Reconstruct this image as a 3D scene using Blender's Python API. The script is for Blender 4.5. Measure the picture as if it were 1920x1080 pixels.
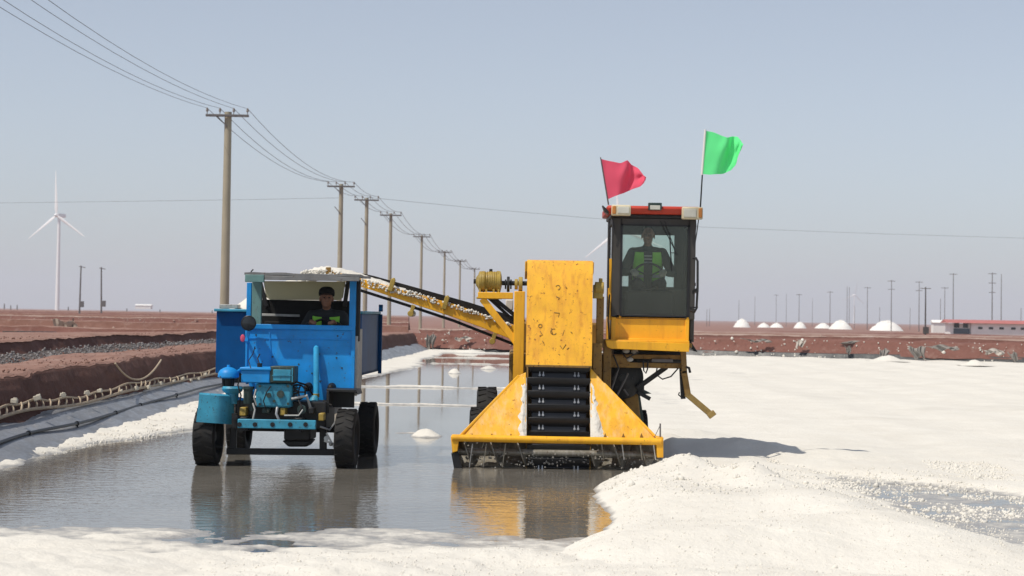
import bpy, bmesh, math, random
import numpy as np
from mathutils import Vector, Matrix
random.seed(7)
R = math.radians
# ------------------------------------------------------------------ camera, sky, sun
scene = bpy.context.scene
for o in list(bpy.data.objects):
    bpy.data.objects.remove(o, do_unlink=True)
COL = scene.collection
F, CW, CH = 3500.0, 960.0, 540.0            # focal length and centre in photo pixels
CAM = Vector((0, 0, 1.8))
TH, RO = math.atan(54/F), R(1.0)            # pitch up, roll
f0 = Vector((0, math.cos(TH), math.sin(TH))); r0 = Vector((1, 0, 0)); u0 = Vector((0, -math.sin(TH), math.cos(TH)))
cr = r0*math.cos(RO) + u0*math.sin(RO); cu = u0*math.cos(RO) - r0*math.sin(RO)
cd = bpy.data.cameras.new('camera'); cam = bpy.data.objects.new('camera', cd); COL.objects.link(cam)
M = Matrix(((cr.x, cu.x, -f0.x, CAM.x), (cr.y, cu.y, -f0.y, CAM.y), (cr.z, cu.z, -f0.z, CAM.z), (0, 0, 0, 1)))
cam.matrix_world = M
cd.sensor_width = 36; cd.lens = 36*F/1920; cd.clip_start = .1; cd.clip_end = 30000
cd.dof.use_dof = True; cd.dof.focus_distance = 23; cd.dof.aperture_fstop = 4.0
scene.camera = cam
SUN_EL, SUN_AZ = 59.0, 54.0                  # azimuth: degrees left of straight-behind-the-camera
world = bpy.data.worlds.new('World'); scene.world = world; world.use_nodes = True
wn = world.node_tree; bg = wn.nodes['Background']
sky = wn.nodes.new('ShaderNodeTexSky'); sky.sky_type = 'NISHITA'; sky.sun_disc = False
sky.sun_elevation = R(SUN_EL); sky.sun_rotation = R(180 + SUN_AZ)
sky.air_density = .9; sky.dust_density = .72; sky.ozone_density = 4.0; sky.altitude = 0
hsv = wn.nodes.new('ShaderNodeHueSaturation'); hsv.inputs['Saturation'].default_value = .55
wn.links.new(sky.outputs[0], hsv.inputs['Color']); wn.links.new(hsv.outputs[0], bg.inputs['Color'])
bg.inputs['Strength'].default_value = .121
sd = bpy.data.lights.new('sun', 'SUN'); sd.energy = 3.95; sd.angle = R(.5); sd.color = (1, .935, .83)
so = bpy.data.objects.new('sun', sd); COL.objects.link(so)
sv = Vector((-math.sin(R(SUN_AZ))*math.cos(R(SUN_EL)), -math.cos(R(SUN_AZ))*math.cos(R(SUN_EL)), math.sin(R(SUN_EL))))
so.rotation_euler = sv.to_track_quat('Z', 'Y').to_euler(); so.location = (-10, -10, 30)
scene.view_settings.view_transform = 'Standard'; scene.view_settings.look = 'None'
scene.view_settings.exposure = 0.0; scene.view_settings.gamma = 1; scene.view_settings.use_curve_mapping = False
scene.cycles.max_bounces = 8; scene.cycles.transparent_max_bounces = 12; scene.cycles.volume_bounces = 1

# ------------------------------------------------------------------ helpers
def ray(px, py):
    return f0 + cr*((px-CW)/F) - cu*((py-CH)/F)
def at(px, py, Y):
    d = ray(px, py); return CAM + d*(Y/d.y)
def onz(px, py, z=0.0):
    d = ray(px, py); return CAM + d*((z-CAM.z)/d.z)
class Frame:
    """local frame of a vehicle: finds the local point seen at a pixel on the plane local y = dy"""
    def __init__(s, loc, rz): s.o = Vector(loc); s.m = Matrix.Rotation(rz, 3, 'Z'); s.inv = s.m.inverted(); s.rz = rz
    def p(s, px, py, dy):
        c = s.inv @ (CAM - s.o); d = s.inv @ ray(px, py)
        return c + d*((dy-c.y)/d.y)
    def sc(s, dy): return F/(s.o.y+dy)
def lin(c):
    c = c/255.0
    return c/12.92 if c <= .04045 else ((c+.055)/1.055)**2.4
def rgb(r, g, b): return (lin(r), lin(g), lin(b), 1)

class MB:
    def __init__(s): s.v = []; s.f = []
    def add(s, vs, fs):
        k = len(s.v); s.v += [tuple(v) for v in vs]; s.f += [tuple(i+k for i in q) for q in fs]; return s
    def box(s, c, sz, rot=None):
        a, b, d = sz[0]/2, sz[1]/2, sz[2]/2
        vs = [Vector((x, y, z)) for x in (-a, a) for y in (-b, b) for z in (-d, d)]
        if rot is not None: vs = [rot @ v for v in vs]
        c = Vector(c)
        return s.add([v+c for v in vs], [(0,1,3,2),(4,6,7,5),(0,4,5,1),(2,3,7,6),(0,2,6,4),(1,5,7,3)])
    def bx(s, x0, x1, y0, y1, z0, z1): return s.box(((x0+x1)/2, (y0+y1)/2, (z0+z1)/2), (x1-x0, y1-y0, z1-z0))
    def beam(s, p0, p1, w, h, up=(0,0,1)):
        p0, p1 = Vector(p0), Vector(p1); d = p1-p0; L = d.length; d.normalize()
        x = d.cross(Vector(up))
        if x.length < 1e-4: x = d.cross(Vector((0,1,0)))
        x.normalize(); y = x.cross(d)
        m = Matrix((x, d, y)).transposed()
        return s.box((p0+p1)/2, (w, L, h), m)
    def cyl(s, p0, p1, r0, r1=None, n=14, caps=True):
        if r1 is None: r1 = r0
        return s.rings([(p0, r0), (p1, r1)], n, caps)
    def rings(s, prs, n=12, caps=True):
        vs = []; pts = [Vector(p) for p, r in prs]; ref = None
        for i, (p, r) in enumerate(prs):
            a = pts[max(i-1, 0)]; b = pts[min(i+1, len(pts)-1)]; d = (b-a)
            d = d.normalized() if d.length > 1e-9 else Vector((0,0,1))
            if ref is None:
                ref = d.cross(Vector((0,0,1)))
                if ref.length < .1: ref = d.cross(Vector((0,1,0)))
            x = (ref - d*ref.dot(d)).normalized(); y = d.cross(x); ref = x
            vs += [pts[i] + (x*math.cos(2*math.pi*k/n) + y*math.sin(2*math.pi*k/n))*r for k in range(n)]
        fs = []
        for i in range(len(prs)-1):
            for k in range(n):
                fs.append((i*n+k, i*n+(k+1) % n, (i+1)*n+(k+1) % n, (i+1)*n+k))
        if caps:
            fs.append(tuple(range(n))[::-1]); fs.append(tuple(range((len(prs)-1)*n, len(prs)*n)))
        return s.add(vs, fs)
    def tube(s, pts, r, n=8): return s.rings([(p, r) for p in pts], n)
    def lathe(s, prof, o, axis, n=24):
        """prof: list of (radius, height along axis)"""
        ax = Vector(axis).normalized(); x = ax.cross(Vector((0,0,1)))
        if x.length < .1: x = ax.cross(Vector((0,1,0)))
        x.normalize(); y = ax.cross(x); o = Vector(o); vs = []
        for r, h in prof:
            vs += [o + ax*h + (x*math.cos(2*math.pi*k/n)+y*math.sin(2*math.pi*k/n))*max(r, 1e-4) for k in range(n)]
        fs = [(i*n+k, i*n+(k+1) % n, (i+1)*n+(k+1) % n, (i+1)*n+k) for i in range(len(prof)-1) for k in range(n)]
        return s.add(vs, fs)
    def prism(s, poly, off):
        poly = [Vector(p) for p in poly]; off = Vector(off); n = len(poly)
        fs = [tuple(range(n)), tuple(range(n, 2*n))[::-1]] + [(i, n+i, n+(i+1) % n, (i+1) % n) for i in range(n)]
        return s.add(poly + [p+off for p in poly], fs)
    def ball(s, c, r, n=14, m=9):
        if not hasattr(r, '__len__'): r = (r, r, r)
        c = Vector(c); vs = [c+Vector((0,0,r[2]))]
        for j in range(1, m):
            t = math.pi*j/m
            vs += [c + Vector((r[0]*math.sin(t)*math.cos(2*math.pi*k/n), r[1]*math.sin(t)*math.sin(2*math.pi*k/n), r[2]*math.cos(t))) for k in range(n)]
        vs.append(c-Vector((0,0,r[2]))); e = len(vs)-1; fs = []
        for k in range(n): fs.append((0, 1+k, 1+(k+1) % n)); fs.append((e, 1+(m-2)*n+(k+1) % n, 1+(m-2)*n+k))
        for j in range(m-2):
            for k in range(n):
                a = 1+j*n+k; b = 1+j*n+(k+1) % n; fs.append((a, a+n, b+n, b))
        return s.add(vs, fs)
    def grid(s, P):
        """P: list of rows of points"""
        nr, nc = len(P), len(P[0])
        return s.add([p for row in P for p in row], [(i*nc+j, i*nc+j+1, (i+1)*nc+j+1, (i+1)*nc+j) for i in range(nr-1) for j in range(nc-1)])
    def build(s, name, mat, parent=None, bev=0, smooth=38, label=None, solid=0, fix=True):
        me = bpy.data.meshes.new(name); me.from_pydata(s.v, [], s.f); me.update()
        if fix:
            b = bmesh.new(); b.from_mesh(me); bmesh.ops.recalc_face_normals(b, faces=b.faces); b.to_mesh(me); b.free()
        return link(name, me, mat, parent, bev, smooth, label, solid)
def link(name, me, mat, parent=None, bev=0, smooth=38, label=None, solid=0):
    if mat is not None: me.materials.append(mat)
    if smooth:
        me.polygons.foreach_set('use_smooth', [True]*len(me.polygons)); me.set_sharp_from_angle(angle=R(smooth))
    o = bpy.data.objects.new(name, me); COL.objects.link(o)
    if parent: o.parent = parent
    if label: o['label'] = label
    if solid:
        m = o.modifiers.new('solid', 'SOLIDIFY'); m.thickness = solid; m.offset = 0; m = o.modifiers.new('split', 'EDGE_SPLIT'); m.split_angle = R(50)
    if bev:
        m = o.modifiers.new('bevel', 'BEVEL'); m.width = bev; m.segments = 2; m.limit_method = 'ANGLE'; m.angle_limit = R(40)
    return o
def tag(o, label=None, cat=None, group=None, kind=None):
    if label: o['label'] = label
    if cat: o['category'] = cat
    if group: o['group'] = group
    if kind: o['kind'] = kind
    return o
def thing(name, label, cat, loc=(0,0,0), rz=0, group=None):
    o = bpy.data.objects.new(name, None); COL.objects.link(o); o.empty_display_size = .2
    o.location = loc; o.rotation_euler = (0, 0, rz); return tag(o, label, cat, group)
def copy_tree(o, parent=None):
    c = o.copy(); COL.objects.link(c)
    if parent: c.parent = parent
    for ch in list(o.children): copy_tree(ch, c)
    return c
ORD = ['first','second','third','fourth','fifth','sixth','seventh','eighth','ninth','tenth','eleventh','twelfth','thirteenth','fourteenth','fifteenth','sixteenth','seventeenth','eighteenth','nineteenth','twentieth']

# numpy value noise
def _h(i, j, s):
    n = (i.astype(np.int64)*374761393 + j.astype(np.int64)*668265263 + s*1274126177) & 0x7fffffff
    n = ((n ^ (n >> 13))*1274126177) & 0x7fffffff
    n = n ^ (n >> 16)
    return (n & 0xffff)/65535.0
def vn(x, y, s=0):
    xi = np.floor(x); yi = np.floor(y); fx = x-xi; fy = y-yi
    fx = fx*fx*(3-2*fx); fy = fy*fy*(3-2*fy)
    a = _h(xi, yi, s); b = _h(xi+1, yi, s); c = _h(xi, yi+1, s); d = _h(xi+1, yi+1, s)
    return (a*(1-fx)+b*fx)*(1-fy) + (c*(1-fx)+d*fx)*fy
def fbm(x, y, o=4, s=0):
    t = 0; a = .5; n = 0
    for k in range(o):
        t = t + a*vn(x*2**k, y*2**k, s+k*17); n += a; a *= .5
    return t/n - .5
def sst(a, b, x):
    t = np.clip((x-a)/(b-a), 0, 1); return t*t*(3-2*t)
def grid_mesh(name, X, Y, Z, mat, parent=None, smooth=180):
    nr, nc = X.shape
    me = bpy.data.meshes.new(name); nv = nr*nc; nf = (nr-1)*(nc-1)
    me.vertices.add(nv); me.vertices.foreach_set('co', np.stack([X, Y, Z], -1).astype(np.float32).ravel())
    i = np.arange(nr-1)[:, None]*nc + np.arange(nc-1)[None, :]
    q = np.stack([i, i+1, i+1+nc, i+nc], -1).reshape(-1)
    me.loops.add(nf*4); me.loops.foreach_set('vertex_index', q.astype(np.int32))
    me.polygons.add(nf); me.polygons.foreach_set('loop_start', np.arange(0, nf*4, 4, dtype=np.int32))
    me.polygons.foreach_set('use_smooth', np.ones(nf, dtype=bool))
    me.update(calc_edges=True); me.validate()
    me.materials.append(mat)
    o = bpy.data.objects.new(name, me); COL.objects.link(o)
    if parent: o.parent = parent
    return o

# ------------------------------------------------------------------ materials
def nmat(name):
    m = bpy.data.materials.new(name); m.use_nodes = True
    return m, m.node_tree, m.node_tree.nodes['Principled BSDF']
def nd(nt, t, **kw):
    n = nt.nodes.new(t)
    for k, v in kw.items():
        if k in n.inputs: n.inputs[k].default_value = v
        else: setattr(n, k, v)
    return n
def coords(nt, scale=(1,1,1), kind='Object'):
    tc = nd(nt, 'ShaderNodeTexCoord'); mp = nd(nt, 'ShaderNodeMapping'); mp.inputs['Scale'].default_value = scale
    nt.links.new(tc.outputs[kind], mp.inputs['Vector']); return mp.outputs[0]
def noise(nt, vec, scale, detail=4, rough=.55):
    n = nd(nt, 'ShaderNodeTexNoise'); n.inputs['Scale'].default_value = scale; n.inputs['Detail'].default_value = detail
    n.inputs['Roughness'].default_value = rough; nt.links.new(vec, n.inputs['Vector']); return n.outputs['Fac']
def ramp(nt, fac, a, b, v0=0, v1=1):
    r = nd(nt, 'ShaderNodeMapRange'); r.inputs[1].default_value = a; r.inputs[2].default_value = b; r.inputs[3].default_value = v0; r.inputs[4].default_value = v1
    nt.links.new(fac, r.inputs[0]); return r.outputs[0]
def mixc(nt, fac, a, b):
    m = nd(nt, 'ShaderNodeMix', data_type='RGBA')
    for s, v in ((0, fac), (6, a), (7, b)):
        if hasattr(v, 'node'): nt.links.new(v, m.inputs[s])
        else: m.inputs[s].default_value = v
    return m.outputs[2]
def bump(nt, bsdf, h, strength, dist=.01):
    b = nd(nt, 'ShaderNodeBump'); b.inputs['Strength'].default_value = strength; b.inputs['Distance'].default_value = dist
    nt.links.new(h, b.inputs['Height']); nt.links.new(b.outputs[0], bsdf.inputs['Normal']); return b
def paint(name, col, rough=.45, metal=0.0, var=.25, rust=0.0, dirt=.35, rust_col=(.09,.035,.015,1), dirt_col=(.22,.19,.15,1), scale=3.0, spec=.4, streak=0):
    m, nt, b = nmat(name); L = nt.links.new; v = coords(nt)
    n1 = noise(nt, v, scale, 5)
    dk = tuple(c*(1-var) for c in col[:3]) + (1,); lt = tuple(min(1, c*(1+var*.5)) for c in col[:3]) + (1,)
    c = mixc(nt, ramp(nt, n1, .3, .7), dk, lt)
    v2 = coords(nt, (1, 1, .25)); n2 = noise(nt, v2, scale*3.1, 6, .65)
    c = mixc(nt, ramp(nt, n2, .72-dirt*.35, .9-dirt*.2, 0, .55), c, dirt_col)
    if streak:
        n5 = noise(nt, coords(nt, (1, 1, .10)), scale*3.4, 5, .65)
        c = mixc(nt, ramp(nt, n5, .50, .66, 0, streak), c, (.50,.17,.025,1))
    rs = b.inputs['Roughness']
    if rust > 0:
        n3 = noise(nt, v, scale*5.3, 6, .7)
        rf = ramp(nt, n3, .70-rust*.16, .74-rust*.16)
        c = mixc(nt, rf, c, rust_col); L(ramp(nt, rf, 0, 1, rough, .85), rs)
    else:
        L(ramp(nt, n2, .4, .8, rough, min(1, rough+.3)), rs)
    L(c, b.inputs['Base Color']); b.inputs['Metallic'].default_value = metal; b.inputs['Specular IOR Level'].default_value = spec
    bump(nt, b, n2, .12, .006)
    return m
def matte(name, col, rough=.8, var=.3, scale=6, bstr=.3, bd=.01, col2=None, stretch=(1,1,1), spec=.3):
    m, nt, b = nmat(name); v = coords(nt, stretch); n = noise(nt, v, scale, 6, .6)
    c2 = col2 or tuple(c*(1-var) for c in col[:3]) + (1,)
    nt.links.new(mixc(nt, ramp(nt, n, .32, .68), c2, col), b.inputs['Base Color'])
    b.inputs['Roughness'].default_value = rough; b.inputs['Specular IOR Level'].default_value = spec
    if bstr: bump(nt, b, n, bstr, bd)
    return m

YEL = paint('yellow_paint', (.90,.455,.020,1), .42, rust=.4, dirt=.25, var=.12, rust_col=(.16,.055,.02,1), dirt_col=(.55,.30,.09,1), streak=.3)
YELR = paint('worn_yellow_paint', (.90,.46,.028,1), .5, rust=.6, dirt=.7, var=.12, rust_col=(.30,.10,.025,1), dirt_col=(.70,.29,.05,1), scale=4, streak=.5)
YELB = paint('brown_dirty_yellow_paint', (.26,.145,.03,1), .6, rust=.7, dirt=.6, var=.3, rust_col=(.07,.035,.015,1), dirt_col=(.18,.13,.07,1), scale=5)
YELS = paint('salt_smeared_yellow_paint', (.90,.455,.02,1), .5, rust=.5, dirt=.75, var=.14, rust_col=(.42,.16,.03,1), dirt_col=(.74,.60,.42,1), scale=3.4, streak=.32)
OLI = paint('oily_yellow_casting', (.42,.29,.06,1), .45, rust=.6, dirt=.5, rust_col=(.06,.04,.015,1), dirt_col=(.18,.13,.04,1), scale=9)
BLU = paint('blue_paint', (.008,.28,.72,1), .48, rust=.42, dirt=.42, var=.22, dirt_col=(.07,.25,.40,1), rust_col=(.06,.05,.04,1), scale=4)
BLUD = paint('deep_blue_paint', (.003,.078,.25,1), .5, rust=.3, spec=.12, dirt=.1, var=.2, dirt_col=(.04,.14,.26,1), rust_col=(.05,.04,.03,1), scale=4)
TEAL = paint('faded_teal_paint', (.045,.30,.45,1), .5, rust=.6, dirt=.55, var=.25, dirt_col=(.08,.22,.27,1), rust_col=(.05,.035,.025,1), scale=7)
GRN = paint('grey_green_paint', (.14,.26,.25,1), .5, rust=.4, dirt=.4, var=.2, scale=6)
GDK = paint('dark_green_metal', (.03,.055,.05,1), .5, rust=.5, dirt=.5, scale=8)
ROOFM = paint('dull_roof_grey', (.20,.20,.20,1), .5, rust=.5, dirt=.5, scale=6)
LGREY = paint('light_grey_metal', (.42,.42,.40,1), .5, rust=.5, dirt=.5, scale=8)
BLK = paint('black_greasy_metal', (.012,.012,.013,1), .5, dirt=.5, var=.3, dirt_col=(.05,.042,.035,1), scale=8, rust=.4, rust_col=(.05,.03,.02,1))
BLKP = paint('black_trim', (.018,.018,.02,1), .4, dirt=.3, dirt_col=(.05,.05,.05,1))
FRM = paint('dark_window_frame', (.055,.05,.045,1), .5, dirt=.4, dirt_col=(.10,.085,.06,1))
RED = paint('red_paint', (.50,.045,.022,1), .45, dirt=.3, dirt_col=(.42,.12,.07,1), var=.15)
RUB = matte('rubber', (.009,.009,.010,1), .7, .4, 9, .3, .006, col2=(.018,.016,.014,1))
BELT = matte('wet_black_belt', (.012,.012,.014,1), .35, .3, 9, .25, .005, spec=.5)
STEEL = paint('bare_steel', (.45,.45,.44,1), .35, metal=.8, dirt=.5)
WSTEEL = paint('wet_salty_steel', (.22,.20,.16,1), .4, metal=.3, rust=.6, dirt=.7, dirt_col=(.5,.48,.44,1), scale=7)
CREAM = paint('cream_plastic', (.66,.58,.40,1), .4, dirt=.3)
LENS = paint('lamp_lens', (.60,.58,.50,1), .12, dirt=.2, spec=.8)
AMB = paint('amber_lens', (.55,.20,.03,1), .2, dirt=.2, spec=.7)
SEATM = matte('dark_seat_cloth', (.012,.012,.012,1), .85, .4, 8, .2)
def glass(name, tint, dust, refl_rough=.02):
    m, nt, b = nmat(name); L = nt.links.new
    tr = nd(nt, 'ShaderNodeBsdfTransparent'); tr.inputs[0].default_value = tint
    gl = nd(nt, 'ShaderNodeBsdfGlossy'); gl.inputs['Roughness'].default_value = refl_rough
    fr = nd(nt, 'ShaderNodeFresnel'); fr.inputs['IOR'].default_value = 1.5
    df = nd(nt, 'ShaderNodeBsdfDiffuse'); df.inputs[0].default_value = (.30,.33,.28,1)
    m1 = nd(nt, 'ShaderNodeMixShader'); m2 = nd(nt, 'ShaderNodeMixShader')
    L(fr.outputs[0], m1.inputs[0]); L(tr.outputs[0], m1.inputs[1]); L(gl.outputs[0], m1.inputs[2])
    v = coords(nt); n = noise(nt, v, 4, 5, .6)
    L(ramp(nt, n, .3, .75, dust*.3, dust), m2.inputs[0]); L(m1.outputs[0], m2.inputs[1]); L(df.outputs[0], m2.inputs[2])
    L(m2.outputs[0], nt.nodes['Material Output'].inputs['Surface']); return m
GLASS = glass('dusty_tinted_glass', (.93,.96,.94,1), .085)
GLASS2 = glass('side_glass', (.84,.93,.90,1), .05)
def sheet_mat(name, col):
    m, nt, b = nmat(name); L = nt.links.new
    d = nd(nt, 'ShaderNodeBsdfDiffuse'); d.inputs[0].default_value = col
    t = nd(nt, 'ShaderNodeBsdfTranslucent'); t.inputs[0].default_value = col
    mx = nd(nt, 'ShaderNodeMixShader'); mx.inputs[0].default_value = .55
    L(d.outputs[0], mx.inputs[1]); L(t.outputs[0], mx.inputs[2]); L(mx.outputs[0], nt.nodes['Material Output'].inputs['Surface']); return m
FILM = sheet_mat('yellowed_plastic_film', (.62,.60,.46,1))
CLOTHR = sheet_mat('pink_red_cloth', (.95,.21,.32,1))
CLOTHG = sheet_mat('bright_green_cloth', (.28,1,.50,1))
SKIN = matte('skin', (.28,.14,.09,1), .5, .15, 20, .05)
JACK = matte('dark_jacket', (.03,.035,.04,1), .9, .3, 14, .3)
JACKG = matte('dark_green_jacket', (.025,.04,.038,1), .9, .3, 14, .3)
TROU = matte('dark_trousers', (.02,.022,.03,1), .9, .3, 14, .3)
VEST = matte('lime_vest', (.33,.80,.09,1), .7, .2, 12, .2)
REFL = matte('silver_strip', (.55,.55,.55,1), .35, .1, 12, 0)
HAIR = matte('black_hair', (.008,.007,.007,1), .6, .3, 40, .4)
CAPM = matte('dark_cap', (.012,.012,.014,1), .85, .3, 20, .2)
GLOV = matte('pale_gloves', (.42,.40,.34,1), .85, .2, 20, .2)
SHIRT = matte('striped_shirt', (.05,.05,.05,1), .9, .1, 10, .1)
CONC = matte('weathered_concrete', (.40,.36,.27,1), .85, .2, 2.5, .15, .01, stretch=(1,1,.3))
GALV = matte('galvanised_steel', (.16,.15,.15,1), .6, .3, 6, 0)
DARKP = matte('dark_timber', (.075,.065,.06,1), .8, .3, 4, .1)
WIRE = matte('wire_grey', (.10,.10,.11,1), .6, .1, 3, 0)
PORC = matte('porcelain', (.25,.22,.20,1), .3, .1, 6, 0)
WHITE = matte('white_turbine_paint', (.88,.88,.88,1), .4, .05, .2, 0)
BWALL = matte('white_wall', (.86,.85,.82,1), .8, .12, .5, 0)
BROOF = matte('red_roof_sheet', (.52,.17,.15,1), .6, .2, .8, 0)
BBLUE = matte('blue_grey_shopfront', (.10,.14,.18,1), .3, .3, .8, 0)
BGLASS = matte('dark_pane', (.03,.035,.04,1), .15, .2, .8, 0)
TARP = matte('beige_tarp', (.48,.42,.34,1), .8, .25, 4, .3)
GTARP = matte('grey_tarp', (.30,.275,.25,1), .8, .35, 3, .3)
PALEC = matte('pale_cloth', (.50,.45,.40,1), .85, .3, 4, .3)
FOAM = matte('dirty_foam', (.62,.57,.47,1), .9, .3, 12, .3)
ROPE = matte('hemp_rope', (.50,.40,.29,1), .9, .3, 30, .4)
PIPE = matte('black_pipe', (.018,.02,.025,1), .45, .3, 5, .1)
COVER = matte('white_pile_cover', (.80,.78,.74,1), .8, .1, .3, .2, .1)
ROCK = matte('grey_rubble', (.30,.285,.285,1), .9, .5, 7, .5, .02)

def salt_mat(name, wet=True, gran=1.0):
    m, nt, b = nmat(name); L = nt.links.new; v = coords(nt)
    n1 = noise(nt, v, .9, 5, .6); n2 = noise(nt, v, 28, 3, .7); n3 = noise(nt, v, 7, 5, .65)
    c = mixc(nt, ramp(nt, n1, .35, .65), (.682,.648,.578,1), (.73,.698,.628,1))
    n4 = noise(nt, v, .33, 4, .6); c = mixc(nt, ramp(nt, n4, .55, .75, 0, .55), c, (.55,.52,.465,1))
    c = mixc(nt, ramp(nt, n2, .55, .8, 0, .35), c, (.58,.55,.49,1))
    c = mixc(nt, ramp(nt, n3, .60, .78, 0, .5), c, (.61,.58,.52,1))
    n6 = noise(nt, coords(nt, (1.3, .10, 1)), 1.1, 5, .65)
    c = mixc(nt, ramp(nt, n6, .55, .78, 0, .5), c, (.60,.565,.50,1))
    if wet:
        geo = nd(nt, 'ShaderNodeNewGeometry'); sp = nd(nt, 'ShaderNodeSeparateXYZ'); L(geo.outputs['Position'], sp.inputs[0])
        ad = nd(nt, 'ShaderNodeMath', operation='MULTIPLY_ADD'); L(n3, ad.inputs[0]); ad.inputs[1].default_value = -.06; L(sp.outputs[2], ad.inputs[2])
        w = ramp(nt, ad.outputs[0], -.030, -.002, 1, 0)
        c = mixc(nt, w, c, (.31,.30,.285,1)); L(ramp(nt, w, 0, 1, .8, .3), b.inputs['Roughness'])
    else: b.inputs['Roughness'].default_value = .8
    L(c, b.inputs['Base Color']); b.inputs['Specular IOR Level'].default_value = .3
    ad2 = nd(nt, 'ShaderNodeMath', operation='MULTIPLY_ADD'); L(n2, ad2.inputs[0]); ad2.inputs[1].default_value = .35; L(n3, ad2.inputs[2])
    bump(nt, b, ad2.outputs[0], .55*gran, .03)
    return m
SALT = salt_mat('salt'); SALTH = salt_mat('heaped_salt', False, 1.3)
def earth_mat(name, c1, c2, c3, scale=.6):
    m, nt, b = nmat(name); L = nt.links.new; v = coords(nt)
    n1 = noise(nt, v, scale, 6, .65); n2 = noise(nt, v, scale*9, 5, .65); n3 = noise(nt, v, scale*2.7, 5, .7)
    c = mixc(nt, ramp(nt, n1, .35, .65), c1, c2); c = mixc(nt, ramp(nt, n3, .56, .72, 0, .7), c, c3)
    dk = tuple(x*.6 for x in c1[:3]) + (1,)
    c = mixc(nt, ramp(nt, n2, .52, .8, 0, .6), c, dk)
    L(c, b.inputs['Base Color']); b.inputs['Roughness'].default_value = .92; b.inputs['Specular IOR Level'].default_value = .15
    bump(nt, b, n2, .7, .06); return m
EARTH = earth_mat('red_brown_earth', (.20,.098,.072,1), (.25,.135,.105,1), (.33,.225,.185,1))
EARTHL = earth_mat('pale_red_earth', (.24,.125,.098,1), (.30,.18,.148,1), (.38,.29,.25,1), .12)
DRY = earth_mat('dry_pinkish_earth', (.235,.130,.100,1), (.30,.185,.15,1), (.38,.275,.23,1))
PALE = earth_mat('salt_bleached_earth', (.34,.235,.19,1), (.42,.32,.27,1), (.50,.42,.37,1))
MOIST = earth_mat('shaded_dark_earth', (.11,.054,.042,1), (.15,.075,.06,1), (.21,.125,.105,1))  # steep bank faces: their shade is put into this darker earth colour
EARTH_RED = earth_mat('deep_red_earth', (.17,.075,.058,1), (.21,.10,.08,1), (.28,.18,.15,1))  # deeper red tone for berm faces and the far bank
GRAVEL = earth_mat('grey_ditch_soil', (.10,.085,.08,1), (.15,.125,.115,1), (.22,.19,.18,1), 1.6)

def liner_mat():
    m, nt, b = nmat('grey_plastic_liner'); v = coords(nt, (1, .35, 1)); n1 = noise(nt, v, 1.6, 5, .6); n2 = noise(nt, v, 6, 6, .7); n3 = noise(nt, coords(nt), 2.2, 5, .65)
    c = mixc(nt, ramp(nt, n1, .3, .7), (.15,.158,.172,1), (.25,.255,.27,1)); c = mixc(nt, ramp(nt, n2, .60, .72, 0, .75), c, (.50,.485,.46,1)); c = mixc(nt, ramp(nt, n3, .62, .74, 0, .7), c, (.12,.085,.07,1))
    nt.links.new(c, b.inputs['Base Color']); nt.links.new(ramp(nt, n2, .4, .75, .28, .7), b.inputs['Roughness']); bump(nt, b, n1, .6, .06); return m
LINER = liner_mat()
BLINER = matte('black_plastic_liner', (.045,.048,.052,1), .4, .4, 2, .5, .04)
def water_mat():
    m, nt, b = nmat('shallow_brine'); L = nt.links.new; v = coords(nt)
    n0 = noise(nt, v, .5, 4, .6)
    L(mixc(nt, ramp(nt, n0, .35, .65), (.15,.138,.118,1), (.20,.185,.16,1)), b.inputs['Base Color'])
    b.inputs['Roughness'].default_value = .025; b.inputs['IOR'].default_value = 1.37; b.inputs['Specular IOR Level'].default_value = .5
    vx = coords(nt, (.8, 1.3, 1)); r1 = noise(nt, vx, 5.5, 3, .5); r2 = noise(nt, vx, 17, 2, .5)
    ad = nd(nt, 'ShaderNodeMath', operation='MULTIPLY_ADD'); L(r2, ad.inputs[0]); ad.inputs[1].default_value = .35; L(r1, ad.inputs[2])
    # ripples die out away from the two machines
    geo = nd(nt, 'ShaderNodeNewGeometry'); ds = nd(nt, 'ShaderNodeVectorMath', operation='DISTANCE'); L(geo.outputs['Position'], ds.inputs[0]); ds.inputs[1].default_value = (-1, 19.5, 0)
    st = ramp(nt, ds.outputs['Value'], 2.5, 11, .22, .03)
    bp = bump(nt, b, ad.outputs[0], .2, .02); L(st, bp.inputs['Strength'])
    return m
WATER = water_mat()

# ------------------------------------------------------------------ the ground, the pan and its banks
PATH = [(-5.55, 6), (-5.6, 15), (-5.7, 21), (-5.85, 30), (-6.15, 39), (-5.5, 54), (-4.75, 70), (-4.3, 84), (-4.1, 96)]
_px = np.array([p[0] for p in PATH]); _py = np.array([p[1] for p in PATH])
def bank_x(Y): return np.interp(Y, _py, _px)
def far_y(X): return 96.5 - (X+4)*.30

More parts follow.
